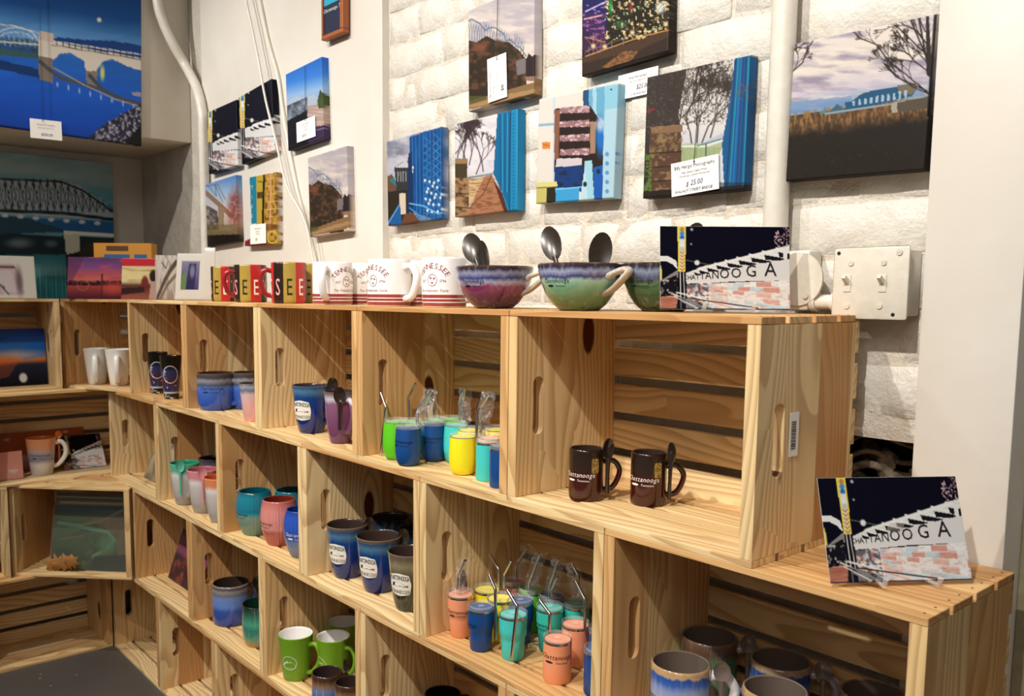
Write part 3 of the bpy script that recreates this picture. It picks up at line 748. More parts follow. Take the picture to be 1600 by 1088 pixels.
PK = glaze('pale_pink_glaze', [(0, 'd89a92'), (.5, 'e2aca4'), (.72, 'd8b8b8'), (.82, '6d7690'), (.92, 'aab0be'), (1, '5c4a46')], .10, .12, 90)
x, y = spot_of(396, 660, 'A', .030)
mug(x, y, 'A', 'latte', .036, .098, PK, BR, 'pale pink mug with grey rim cut by the crate edge', None, -70, (.2, .75), .022, .006)
# black tumblers with a round blue emblem, and latte mugs (second and first crates from the corner)
def emblem_mat():
    t = NT('black_mug_with_blue_disc'); s = t.sep(t.obj()); n_ = t.noise(t.obj(), 60, 4, .7)
    zc = t.math('DIVIDE', s[2], .12)
    c = t.ramp(zc, [(0, srgb('14110f')), (.14, srgb('14110f')), (.17, srgb('e8e4de')), (.20, srgb('253560')), (.45, srgb('4a2438')), (.72, srgb('28365f')), (.84, srgb('17130f'))], 'LINEAR')
    c = t.mix(t.math('MULTIPLY', t.smooth(n_, .58, .64), t.math('LESS_THAN', zc, .75)), c, srgb('e6e0da')); t.bsdf(Base_Color=c, Roughness=.2); return t.m
EM = emblem_mat(); BLK = enamel('black_inside', '161313')
for (u, vb, lab) in ((-1.806, .072, 'black tapered mug with blue round print, left and farther back'), (-1.628, .050, 'black tapered mug with blue round print, right and nearer')):
    x, y = u, vb
    root, rf = mug(x, y, 'A', 'latte', .034, .135, EM, BLK, lab, 'black round-print mugs in the top row', None, (.25, .8), .022, .005)
    wrap(root, rf, facing(x, y, -95), .078, [disc2d(0, 0, .024, .028, 28, .0022)], 'd8d4ce')
def stripe_print():
    t = NT('white_mug_with_colour_strip'); s = t.sep(t.obj()); a = t.math('ARCTAN2', s[1], s[0]); zc = t.math('DIVIDE', s[2], .12)
    c = t.ramp(zc, [(0, srgb('f2efe9')), (.12, srgb('2f5a34')), (.32, srgb('3f7a44')), (.42, srgb('4f86c8')), (.62, srgb('7aa6dc')), (.70, srgb('a03a44')), (.84, srgb('8d8478')), (.88, srgb('f2efe9'))])
    m_ = t.math('COMPARE', a, -2.55, .30); t.bsdf(Base_Color=t.mix(m_, srgb('efebe4'), c), Roughness=.16); return t.m
STP = stripe_print()
for (u, vb, lab) in ((152, 601, 'white latte mug with colour strip print, left of the pair'), (186, 603, 'white latte mug with colour strip print, right of the pair')):
    x, y = spot_of(u, vb, 'A', .032)
    mug(x, y, 'A', 'latte', .045, .128, STP, WHT, lab, 'white latte mugs in the corner crate', -95, (.10, .78), .022, .008, 1.3, WHT)

# --- tumblers
def tumbler_mat(name, col): return plain(name, col, .42)
TC = {'green': tumbler_mat('lime_powder_coat', '5fc81e'), 'navy': tumbler_mat('navy_powder_coat', '0d4687'), 'yellow': tumbler_mat('yellow_powder_coat', 'f2e41a'), 'teal': tumbler_mat('teal_powder_coat', '35b8aa'),
      'cyan': tumbler_mat('aqua_powder_coat', '45cbc4'), 'peach': tumbler_mat('peach_powder_coat', 'f09a70'), 'pink': tumbler_mat('dusty_pink_powder_coat', 'b0726a')}
STEEL = plain('brushed_steel', 'c8c6c2', .22, 1.0)
def clear_plastic(name, alpha, rough=.05):
    t = NT(name); t.bsdf(Base_Color=(1, 1, 1), Roughness=rough, Alpha=alpha); t.set(t.b.inputs['Specular IOR Level'], .9); return t.m
LIDM = clear_plastic('clear_lid_plastic', .11)
def film():
    t = NT('clear_crinkled_film'); n_ = t.noise(t.obj(), 70, 3, .7); t.bump(n_, .006, 1.0)
    t.bsdf(Base_Color=(1, 1, 1), Roughness=.05, Alpha=t.math('MULTIPLY_ADD', t.smooth(n_, .52, .66), .38, .07)); t.set(t.b.inputs['Specular IOR Level'], 1.0); return t.m
FILM = film()
LIDC = {}
def lid_meshes(r):
    k = round(r, 4)
    if k not in LIDC:
        bm = bmesh.new(); lathe(bm, [(r * .985, -.003), (r * 1.03, -.002), (r * 1.04, .003), (r * 1.0, .0062), (r * .90, .0066), (r * .86, .002), (r * .80, .0015), (0, .0015)], 36)
        a = mesh(bm, LIDM, 40)
        bm = bmesh.new(); lathe(bm, [(r * .995, -.004), (r * 1.005, -.004), (r * 1.005, .0005), (r * .93, .0005), (r * .93, -.03), (0, -.032)], 36)
        b = mesh(bm, STEEL, 40)
        bm = bmesh.new(); box(bm, -r * .22, r * .22, -.004, .004, .0017, .0042); bevel(bm, .001)
        LIDC[k] = (a, b, mesh(bm, LIDM, 40))
    return LIDC[k]
BODYC = {}
def tumbler(x, y, shelf, shape, r, h, col, label, text=None, group=None):
    x, y = inside(x, y, shelf, r)
    root = empty('tumbler', (x, y, SH[shelf]), 0, label, 'tumbler', group); rf = rfun(shape, r, h)
    k = (shape, r, h, col)
    if k not in BODYC:
        S = SHAPES[shape]; bm = bmesh.new(); lathe(bm, [(0, 0)] + [(a * r, b * h) for a, b in S] + [(S[-1][0] * r - .0012, h), (0, h - .004)], 40); BODYC[k] = mesh(bm, TC[col], 42)
    link('body', BODYC[k], root); a, b, c = lid_meshes(SHAPES[shape][-1][0] * r)
    link('steel_rim', b, root, (0, 0, h)); l = link('lid', a, root, (0, 0, h + .0006)); link('slider', c, l, (0, 0, 0), (0, 0, facing(x, y, 20)))
    if text is not None: wrap(root, rf, facing(x, y, text), h * .62, SCRIPT(1.0 if shape != 'cyl' else 1.2), '17181c')
    return root
def straw(P, label, bag=False, group=None):
    P = [Vector(p) for p in P]; o = Vector(P[0]); root = empty('straw', o, 0, label, 'straw', group)
    bm = bmesh.new(); Q = [p - o for p in P]
    if len(Q) == 3:
        a, b, c = Q; m1, m2 = b + (a - b).normalized() * .008, b + (c - b).normalized() * .008
        Q = [a] + catmull([m1, b, m2], 4) + [c]
    tube(bm, Q, .0029, 12); link('steel_tube', mesh(bm, STEEL, 60), root)
    if bag:
        a, c = P[0] - o, P[-1] - o; ax = (c - a).normalized(); s = ax.cross(RT.cross(UP)).normalized(); n = ax.cross(s)
        rr = random.Random(int(o.x * 1e4)); L = (c - a).length; V, F = [], []; N = 10; Wd = 5
        for side in (-1, 1):
            for j in range(N + 1):
                for i in range(Wd + 1):
                    t = i / Wd * 2 - 1; bulge = (1 - t * t) * .0055
                    V.append(a + ax * (L * 1.10 * j / N - .004) + s * (t * .013 * (1 + .2 * rr.uniform(-1, 1))) + n * (side * (bulge + .0008) + rr.uniform(-.0015, .0015)))
        for sd in range(2):
            b0 = sd * (N + 1) * (Wd + 1)
            for j in range(N):
                for i in range(Wd): k = b0 + j * (Wd + 1) + i; F.append((k, k + 1, k + Wd + 2, k + Wd + 1))
        link('plastic_sleeve', pyd(V, F, FILM, 60), root)
    return root
G1 = 'stemless tumblers in the top row crate'
TW = [(619, 719, 'wine', .0270, .075, 'green', None, 'lime green stemless tumbler at the crate wall, straw taped beside it'), (638, 729, 'wine', .0262, .074, 'navy', -128, 'navy stemless tumbler in front of the lime green one'),
      (677, 722, 'wine', .0252, .074, 'navy', -105, 'navy stemless tumbler, middle of the crate'), (723, 743, 'wine', .0262, .070, 'yellow', None, 'yellow stemless tumbler at the front of the crate'),
      (761, 753, 'cyl', .0205, .069, 'cyan', None, 'slim aqua tumbler beside the yellow one'), (783, 764, 'cyl', .0205, .069, 'navy', None, 'slim navy tumbler cut off by the crate edge')]
for u, vb, shp, r, h, c_, tx, lab in TW:
    x, y = spot_of(u, vb, 'A', r * SHAPES[shp][0][0]); tumbler(x, y, 'A', shp, r, h, c_, lab, tx, G1)
TB = [(642, 658, 'wine', .0255, .074, 'green', None, 'lime green tumbler behind the front navy tumbler'), (681, 655, 'wine', .0255, .074, 'green', None, 'lime green tumbler behind the middle navy tumbler'),
      (713, 663, 'wine', .0255, .074, 'cyan', None, 'aqua stemless tumbler behind, above the middle navy one'), (706, 654, 'wine', .0255, .074, 'green', None, 'farthest lime green tumbler in the top row crate'),
      (735, 671, 'wine', .0255, .070, 'yellow', None, 'yellow tumbler behind the front yellow tumbler'), (767, 683, 'wine', .0255, .072, 'peach', None, 'peach tumbler behind the slim aqua tumbler'),
      (775, 670, 'wine', .0255, .070, 'yellow', None, 'yellow tumbler farthest back at the right of the crate')]
for u, v, shp, r, h, c_, tx, lab in TB:
    x, y = rim_of(u, v, 'A', r, h + .006)
    y_lim = .212
    if y > y_lim: x, y = x + (CAMP.x - x) * 0 , y_lim
    tumbler(x, y, 'A', shp, r, h, c_, lab, tx, G1)
def straw_px(pts, ydepth, label, bag, group):
    return straw([at(u, v, 1, yy) for (u, v), yy in zip(pts, ydepth)], label, bag, group)
GS = 'bent steel straws among the stemless tumblers'
straw_px([(594, 716), (603, 637), (595, 614)], (.028, .028, .030), 'steel straw leaning by the lime green tumbler at the crate wall', False, GS)
for pts, yd, bag, lab in (
        ([(640, 682), (638, 622), (649, 600)], (.100, .100, .10), False, 'leftmost upright bent steel straw above the navy tumblers'),
        ([(652, 668), (652, 640), (673, 612)], (.045, .050, .05), True, 'bagged steel straw rising from the front navy tumbler'),
        ([(668, 664), (664, 634), (674, 611)], (.110, .110, .11), False, 'steel straw whose tip meets the bagged straw'),
        ([(678, 656), (678, 626), (670, 618)], (.170, .170, .17), True, 'bagged straw behind the navy tumblers'),
        ([(718, 662), (718, 628), (726, 606)], (.160, .160, .16), False, 'steel straw above the aqua stemless tumbler'),
        ([(726, 660), (722, 634), (727, 608)], (.165, .165, .165), True, 'bagged straw beside the one above the aqua tumbler'),
        ([(745, 744), (745, 640), (749, 625)], (.060, .060, .06), False, 'long steel straw standing between yellow and aqua tumblers'),
        ([(751, 680), (751, 636), (764, 617)], (.110, .110, .11), True, 'bagged straw above the peach tumbler')):
    straw_px(pts, yd, lab, bag, GS)
G2 = 'small lidded tumblers in the second row crate'
TS = [(719, 998, 'step', .0248, .080, 'peach', -105, 'peach step tumbler at the far left of the crate'), (751, 1020, 'step', .0250, .078, 'navy', -168, 'navy step tumbler in front, second from the left'),
      (801, 1034, 'step', .0252, .080, 'cyan', None, 'aqua step tumbler with a straw across its front'), (870, 1071, 'cyl', .0240, .071, 'peach', -95, 'straight peach tumbler nearest the front edge'),
      (898, 1044, 'cyl', .0240, .070, 'peach', None, 'straight peach tumbler behind the front one'), (812, 1008, 'step', .0250, .078, 'navy', None, 'navy step tumbler behind the aqua one'),
      (858, 1020, 'step', .0248, .078, 'teal', -140, 'teal step tumbler behind the front peach one'), (934, 1092, 'cyl', .0240, .071, 'navy', None, 'straight navy tumbler cut off by the right post'),
      (940, 1056, 'cyl', .0240, .071, 'navy', None, 'second straight navy tumbler behind the post')]
for u, vb, shp, r, h, c_, tx, lab in TS:
    x, y = spot_of(u, vb, 'B', r * SHAPES[shp][0][0]); tumbler(x, y, 'B', shp, r, h, c_, lab, tx, G2)
TT = [(761, 924, 'step', .0248, .079, 'yellow', -110, 'yellow step tumbler, left of the two yellow ones'), (782, 938, 'step', .0248, .079, 'yellow', -120, 'yellow step tumbler, right of the two yellow ones'),
      (829, 925, 'step', .0240, .079, 'green', None, 'lime step tumbler half hidden behind a straw bag'), (862, 935, 'step', .0248, .079, 'navy', None, 'navy tumbler at the back among the straw bags'),
      (901, 948, 'step', .0248, .079, 'teal', -110, 'teal tumbler at the back right of the crate'), (802, 912, 'cyl', .0220, .079, 'pink', None, 'dusty pink tumbler at the back of the crate')]
for u, v, shp, r, h, c_, tx, lab in TT:
    x, y = rim_of(u, v, 'B', r, h + .006); y = min(y, .215); tumbler(x, y, 'B', shp, r, h, c_, lab, tx, G2)
GS2 = 'bent steel straws among the small lidded tumblers'
for pts, yd, bag, lab in (
        ([(715, 924), (717, 900), (727, 876)], (.055, .055, .055), True, 'bagged straw on the left peach step tumbler'),
        ([(775, 1000), (774, 922), (764, 898)], (.055, .055, .055), False, 'long bent straw between the navy and aqua step tumblers'),
        ([(799, 1030), (808, 948), (793, 923)], (.036, .036, .036), False, 'bent steel straw across the front of the aqua step tumbler'),
        ([(780, 930), (779, 890), (765, 866)], (.140, .140, .14), False, 'bent straw leaning left above the yellow tumblers'),
        ([(777, 915), (775, 872), (763, 850)], (.185, .185, .185), True, 'bagged straw farthest left at the back'),
        ([(788, 920), (788, 898), (799, 876)], (.135, .135, .135), False, 'bent straw leaning right above the yellow tumblers'),
        ([(806, 905), (806, 884), (824, 856)], (.205, .205, .205), True, 'dark bagged straw above the dusty pink tumbler'),
        ([(826, 935), (827, 912), (843, 866)], (.165, .165, .165), True, 'bagged straw above the lime step tumbler'),
        ([(857, 940), (858, 918), (872, 874)], (.180, .180, .18), True, 'bagged straw above the rear navy tumbler'),
        ([(862, 936), (862, 920), (871, 902)], (.150, .150, .15), False, 'short bent straw beside the rear navy tumbler'),
        ([(859, 995), (859, 960), (843, 938)], (.075, .075, .075), False, 'bent straw leaning left in front of the teal tumbler'),
        ([(914, 985), (914, 938), (899, 908)], (.130, .130, .13), False, 'bent straw at the right above the peach tumbler'),
        ([(905, 930), (903, 900), (893, 880)], (.195, .195, .195), True, 'bagged straw at the back right beside the post')):
    straw_px(pts, yd, lab, bag, GS2)

# --- second row: badge mugs
GB = 'badge mugs in the second row crate'
_, _, _, _ = bistro(538, 903, 'B', NAVY(), 'navy badge mug, left of the three badge mugs', GB, 25, -128, .0475, .121, ('dark spoon hooked between the two navy badge mugs', SPG))
bistro(592, 928, 'B', NAVY(), 'navy badge mug, middle of the three badge mugs', GB, 25, -128, .0500, .121, ('dark spoon hooked behind the middle badge mug', SPG))
bistro(640, 957, 'B', GRN(), 'olive badge mug, right of the three and cut by the post', GB, 60, -122, .0460, .121)
DKB = glaze('black_blue_glaze', [(0, '141822'), (.6, '1a2536'), (.85, '2a4866'), (1, '15151a')], .118, .08, 100)
bistro(612, 816, 'B', DKB, 'black and blue mug at the back of the badge mug crate', None, None, None, .0475, .121, None, 'bistro', SPB, True)
bistro(650, 832, 'B', DKB, 'black mug at the back beside the crate post', None, None, None, .0400, .121, None, 'bistro', SPB, True)
# barrel mugs
for (u, vb, st_, inn, lab, hp, r, tx) in ((395, 836, [(0, '5f7d70'), (.45, '7b9686'), (.52, '3f8f9a'), (.58, '16748c'), (.9, '1a7c90'), (1, '12606e')], '0f5a68', 'teal ribbed barrel mug with sage base', -25, .0490, -150),
                              (437, 854, [(0, 'a8524c'), (.33, 'b05c55'), (.40, 'd68c84'), (.8, 'cc827a'), (1, 'b8645c')], '7a2c22', 'pink ribbed barrel mug between the teal and blue ones', -15, .0480, -150),
                              (474, 873, [(0, '5f6c86'), (.35, '6e7ea0'), (.45, '2c52a8'), (.9, '2450b4'), (1, '1c3c8c')], '1c3a90', 'blue ribbed barrel mug cut by the crate post', 60, .0470, -115)):
    x, y = spot_of(u, vb, 'B', r * .62)
    g_ = glaze('ribbed_glaze', st_, .117, .05, 60, .14)
    root, rf = mug(x, y, 'B', 'barrel', r, .117, g_, enamel('barrel_inside', inn), lab, 'ribbed barrel mugs in the second row', hp, (.25, .75), .022, .008, 1.2, g_, rib=(36, .0008))
    wrap(root, rf, facing(x, y, tx), .058, SCRIPT(1.3), 'e9e6ee' if 'blue' in lab and 'pink' not in lab else '22202a')
x, y = rim_of(455, 772, 'B', .047, .117)
mug(x, min(y, .19), 'B', 'barrel', .048, .117, glaze('rear_teal_glaze', [(0, '5f7d70'), (.5, '16748c'), (1, '126070')], .117, .05), enamel('rear_teal_inside', '0f4a58'), 'teal barrel mug at the back behind the pink one', 'ribbed barrel mugs in the second row', None, rib=(36, .0008))
# grey tapered mugs with coloured rims
for (u, vb, rimc, inn, lab, hp) in ((290, 790, '5fb89a', '1f8a66', 'grey tapered mug with green rim', -75), (318, 803, 'd98c92', 'a85a62', 'grey tapered mug with pink rim', -60), (345, 818, 'e08a5c', 'c0582a', 'grey tapered mug with orange rim, cut by the post', 30)):
    x, y = spot_of(u, vb, 'B', .030)
    g_ = glaze('pale_grey_glaze', [(0, '8f8984'), (.3, 'b7b0ac'), (.62, 'c9c2be'), (.74, 'e2dcd8'), (.84, rimc), (1, rimc)], .128, .09, 80, .2)
    bistro(u, vb, 'B', g_, lab, 'grey tapered mugs with coloured rims', hp, None, .0450, .128, ('small %s spoon resting in the %s rimmed mug' % (('pale', 'green') if 'green' in lab else ('rosy', 'pink') if 'pink' in lab else ('rust', 'orange')), enamel('rim_spoon', rimc)) if 'orange' not in lab else None, 'bistro', enamel('rim_inside', inn))
x, y = rim_of(322, 716, 'B', .044, .125)
mug(x, min(y, .18), 'B', 'bistro', .044, .125, glaze('violet_grey_glaze', [(0, '6a6470'), (.7, '77707c'), (1, '3a3444')], .125), BLK, 'violet grey mug at the back behind the pink rimmed one', None, None)
# corner crate, left wall: orange rimmed mug
x, y = spot_of(66, 744, 'B', .038)
g_ = glaze('white_grey_orange_glaze', [(0, 'cfc8c0'), (.32, 'd6cec6'), (.42, '8a8a98'), (.66, 'b4aab0'), (.72, 'd99a78'), (1, 'e09468')], .13, .10, 90, .16)
root, rf = mug(x, y, 'B', 'taper', .050, .130, g_, enamel('orange_inside', 'd9793c'), 'white and grey mug with orange rim on the left wall', None, 5, (.2, .85), .034, .008, 1.1, WHT)
wrap(root, rf, facing(x, y, -100), .07, SCRIPT(1.5), '3a3a58')
a = facing(x, y, 15); spoon_obj((x + .060 * math.cos(a), y + .060 * math.sin(a), SH['B'] + .04), (x + .060 * math.cos(a), y + .060 * math.sin(a), SH['B'] + .150), .024, .026, facing(x, y, -90), enamel('orange_spoon', 'e5782c'), 'orange spoon hooked on the orange rimmed mug')

# --- third row
BL2 = glaze('blue_band_glaze', [(0, '2a3f86'), (.38, '3450a0'), (.50, '5f80c8'), (.72, '6d86bc'), (.78, '6d6a74'), (.88, '8d8888'), (.94, '4a4248'), (1, '8a8078')], .118, .08, 80)
x, y = spot_of(362, 980, 'C', .050); mug(x, y, 'C', 'straight', .0535, .117, BL2, BR, 'blue banded straight mug in the third row', None, 25, (.2, .8), .024, .008, 1.2)
GR2 = glaze('green_teal_glaze', [(0, 'b8875c'), (.10, '9a8458'), (.2, '4c8a6a'), (.45, '2f7a6e'), (.6, '4a9a80'), (.85, '2a5a48'), (1, '1c2a24')], .112, .12, 80)
x, y = spot_of(408, 1014, 'C', .046); mug(x, y, 'C', 'round', .0505, .113, GR2, enamel('deep_green_inside', '14352a'), 'green and teal mug beside the blue banded one', None, -60, (.2, .8), .026, .008, 1.2)
q = at(402, 905, 1, .13); spoon_obj((q.x, .13, SH['C'] + .03), (q.x, .13, at(402, 900, 1, .13).z), .028, .04, facing(q.x, .13, -110), SPG, 'brown spoon behind the green and teal mug')
LIME = plain('matt_lime_ceramic', '6f9c20', .32)
def hill_logo(root, rf, a0, zc):
    """round white outline emblem with a skyline and hills"""
    parts = [disc2d(0, 0, .0205, .0185, 30, .0014)]
    parts.append(([(-.017, -.006), (-.012, .003), (-.009, .001), (-.004, .006), (0, .002), (.005, .005), (.010, .001), (.0165, -.004), (.017, -.009), (-.017, -.010)], [tuple(range(10))]))
    parts.append(('RUBY FALLS' if 0 else 'CHATTANOOGA', .0042, 0, -.0155, 0, 1))
    parts.append(([(-.019, -.011), (.019, -.011), (.019, -.0118), (-.019, -.0118)], [(0, 1, 2, 3)]))
    wrap(root, rf, a0, zc, parts, 'e4e8da')
for (u, vb, r, rim, hp, tp, lab) in ((461, 1064, .0440, False, -32, -118, 'lime green mug, left of the two front ones'), (521, 1005, .0425, True, -38, -150, 'lime green mug, right of the two front ones'), (537, 982, .0440, True, None, None, 'lime green mug at the back, only its rim showing')):
    x, y = rim_of(u, vb, 'C', r, .113) if rim else spot_of(u, vb, 'C', r * .7)
    root, rf = mug(x, y, 'C', 'taper', r, .113, LIME, WHT, lab, 'lime green mugs in the third row', hp, (.14, .80), .028, .0058, 1.1)
    if tp: hill_logo(root, rf, facing(*MUGXY[0], tp), .05)
TAN = glaze('brown_blue_patch_glaze', [(0, '3c2c22'), (.5, '6a7ea8'), (.62, '8a6a4c'), (.75, '4a3020'), (1, '3a2418')], .10, .2, 70, .16)
x, y = rim_of(511, 1062, 'C', .040, .083); 
root, rf = mug(x, y, 'C', 'straight', .036, .083, TAN, BR, 'small brown mug with blue print at the bottom edge', None, 30, (.2, .75), .024, .005)
wrap(root, rf, facing(x, y, -115), .035, [([(-.012, -.02), (.008, -.02), (.008, .018), (-.012, .018)], [(0, 1, 2, 3)])], '7f9cc8', 'picture_print')
a = facing(x, y, 12); spoon_obj((x + .045 * math.cos(a), y + .045 * math.sin(a), SH['C'] + .02), (x + .045 * math.cos(a), y + .045 * math.sin(a), SH['C'] + .108), .02, .034, facing(x, y, -150), SPB, 'black spoon hooked on the small brown mug')
x, y = rim_of(546, 1076, 'C', .034, .083); mug(x, y, 'C', 'straight', .034, .083, TAN, BR, 'second small brown mug at the bottom edge', None, 60)
for (u, v, lab) in ((703, 1094, 'black round mug at the bottom edge, left one'), (700, 1073, None), (640, 1125, 'black round mug at the bottom edge, farther left')):
    if lab is None: continue
    x, y = rim_of(u, v, 'C', .041, .10); mug(x, min(y, .19), 'C', 'round', .041, .10, enamel('gloss_black_glaze', '14120f', .1), BLK, lab, 'black mugs at the bottom edge of the picture', 20)

# --- big drip glazed mugs in the right-hand crate
def big(u, v, st_, lab, hp, spl, sc_=1.0, r=.0425, h=.118, yl=.2, letter=None, hm=WHT):
    x, y = rim_of(u, v, 'B', r, h); y = min(y, yl)
    g_ = glaze('big_drip_glaze', st_, h, .12, 95, .14)
    root, rf = mug(x, y, 'B', 'straight', r, h, g_, TAUPE, lab, 'big drip glazed mugs in the right-hand crate', hp, (.30, .86), .036, .0075, 1.25, hm)
    x, y = MUGXY[0]
    if letter: wrap(root, rf, facing(x, y, letter), .068, SCRIPT(1.7), '17161c')
    if spl:
        a = facing(x, y, hp - 14); rr = r + .016; bx, by = x + rr * math.cos(a), y + rr * math.sin(a)
        spoon_obj((bx, by, SH['B'] + .035), (bx, by, SH['B'] + h + .012), .024, .030, facing(x, y, -95), TAUPE, spl, 'taupe spoons hooked on the big mugs')
    return x, y
WB = [(0, 'b8b6c2'), (.5, 'c2c2d0'), (.76, '8f9cc4'), (.84, '3f66b0'), (.91, '2a52a0'), (.945, 'c9a878'), (1, 'b08c62')]
BB = [(0, '6d7ca0'), (.5, '5a72a8'), (.76, '4a62a0'), (.84, '24407c'), (.91, '1f3a74'), (.945, '9a8468'), (1, '8a7258')]
GG = [(0, '9a9a8a'), (.35, '6f7a62'), (.62, '5a7a56'), (.78, '4f6a4a'), (.86, '5a4434'), (1, '6a503c')]
big(1063, 1055, WB, 'big white and blue drip mug, front left in the right-hand crate', 5, 'taupe spoon on the front left big mug', letter=-135)
big(1112, 997, GG, 'big green and brown drip mug at the back left', 5, 'taupe spoon on the big green and brown mug', r=.043, hm=enamel('grey_lilac_glaze', 'a49a9c'))
big(1210, 1098, WB, 'big white and blue drip mug, front right, cut by the lower edge', -5, None)
big(1232, 1043, BB, 'big dark blue drip mug in the middle of the back', 5, 'taupe spoon on the big dark blue mug', r=.043, hm=enamel('grey_lilac_handle', '9a9094'))
big(1375, 1098, BB, 'big dark mug at the right, cut by the crate post', 10, None, r=.043)
# ------------------------------------------------------------------ flat prints: painted point by point on a fine grid of real mesh
def vnoise(x, y, seed=0):
    xi, yi = np.floor(x).astype(np.int64), np.floor(y).astype(np.int64); xf, yf = x - xi, y - yi
    def hsh(a, b): n = (a * 374761393 + b * 668265263 + seed * 144269) & 0x7fffffff; n = ((n ^ (n >> 13)) * 1274126177) & 0x7fffffff; return ((n ^ (n >> 16)) & 0xffff) / 65535.0
    u, v = xf * xf * (3 - 2 * xf), yf * yf * (3 - 2 * yf)
    return (hsh(xi, yi) * (1 - u) + hsh(xi + 1, yi) * u) * (1 - v) + (hsh(xi, yi + 1) * (1 - u) + hsh(xi + 1, yi + 1) * u) * v
def fbm(x, y, seed=0, n=4):
    s, a = 0, .5
    for k in range(n): s = s + a * vnoise(x * 2 ** k, y * 2 ** k, seed + k); a *= .5
    return s / (1 - .5 ** n)
def hexc(c): return np.array([int(c[i:i + 2], 16) for i in (0, 2, 4)], float)
class Art:
    """colours for a print; X, Y are picture coordinates of its grid points"""
    def __init__(s, X, Y): s.X, s.Y = X, Y; s.C = np.zeros((len(X), 3))
    def _put(s, m_, c):
        c = hexc(c) if isinstance(c, str) else c; m_ = np.clip(m_, 0, 1)[:, None]; s.C = s.C * (1 - m_) + c * m_
    def grad(s, stops, axis='y', slope=0, x0=0):
        t = (s.Y - slope * (s.X - x0)) if axis == 'y' else s.X
        ps = [p for p, _ in stops]; cs = np.array([hexc(c) for _, c in stops])
        s.C = np.stack([np.interp(t, ps, cs[:, k]) for k in range(3)], 1)
    def seg(s, a, b, w, c, al=1.0, w2=None):
        ax, ay = a; bx, by = b; dx, dy = bx - ax, by - ay; L = dx * dx + dy * dy + 1e-9
        t = np.clip(((s.X - ax) * dx + (s.Y - ay) * dy) / L, 0, 1); d = np.hypot(s.X - ax - t * dx, s.Y - ay - t * dy)
        ww = w if w2 is None else w + (w2 - w) * t
        s._put((ww / 2 + .5 - d) * al if w >= 1 else np.clip(ww / 2 + .5 - d, 0, 1) * al, c)
    def path(s, P, w, c, al=1.0):
        for a, b in zip(P, P[1:]): s.seg(a, b, w, c, al)
    def poly(s, P, c, al=1.0, tex=None):
        ins = np.zeros(len(s.X), bool); n = len(P)
        for i in range(n):
            x1, y1 = P[i]; x2, y2 = P[(i + 1) % n]
            if y1 == y2: continue
            ins ^= ((s.Y < max(y1, y2)) & (s.Y >= min(y1, y2)) & (s.X < x1 + (s.Y - y1) * (x2 - x1) / (y2 - y1)))
        s._put(ins * al * (1.0 if tex is None else tex), c)
    def ell(s, cx, cy_, rx, ry, c, al=1.0, soft=.5, ring=0, tex=None):
        d = np.hypot((s.X - cx) / rx, (s.Y - cy_) / ry); k = min(rx, ry)
        m_ = np.clip((1 - d) * k / soft * .5 + .5, 0, 1)
        if ring: m_ = np.clip(ring / 2 + .5 - np.abs(d - 1) * k, 0, 1)
        s._put(m_ * al * (1.0 if tex is None else tex), c)
    def tex(s, m_, c, al=1.0): s._put(m_ * al, c)
    def fb(s, sx, sy, seed=0, n=4): return fbm(s.X / sx, s.Y / sy, seed, n)
    def tree(s, x, y, ang, L, w, c, depth, R, spread=.5, al=1.0):
        x2, y2 = x + math.cos(ang) * L, y - math.sin(ang) * L
        s.seg((x, y), (x2, y2), w, c, al)
        if depth > 0:
            for k in range(R.choice((2, 2, 3))): s.tree(x2, y2, ang + R.uniform(-spread, spread), L * R.uniform(.62, .9), max(w * .68, .7), c, depth - 1, R, spread, al)
M['print'] = None
def print_mat(name, rough):
    t = NT(name); a = t.n('ShaderNodeAttribute', {'attribute_name': 'ink'}).outputs['Color']; t.bsdf(Base_Color=a, Roughness=rough); t.set(t.b.inputs['Specular IOR Level'], .2)
    w_ = t.noise(t.obj(), 900, 2); t.bump(w_, .0002, .3); return t.m
M['print'] = print_mat('printed_canvas', .55); M['gloss'] = print_mat('glossy_photo_print', .25)
M['cardback'] = plain('white_card_back', 'e8e4dc', .6); M['canvasback'] = plain('raw_canvas_back', 'd8cfbd', .8)
def frame_of(c4, P0, n):
    T = [atp(u, v, P0, n) for u, v in c4]                                   # TL TR BR BL
    ux = ((T[1] - T[0]) + (T[2] - T[3])) / 2; vz = ((T[0] - T[3]) + (T[1] - T[2])) / 2
    w_, h_ = ux.length, vz.length; ux.normalize(); n = Vector(n).normalized(); vz = (vz - n * vz.dot(n)).normalized(); ux = vz.cross(-n).normalized() * -1
    if ux.dot(T[1] - T[0]) < 0: ux = -ux
    return (T[0] + T[1] + T[2] + T[3]) / 4, ux, vz, w_, h_
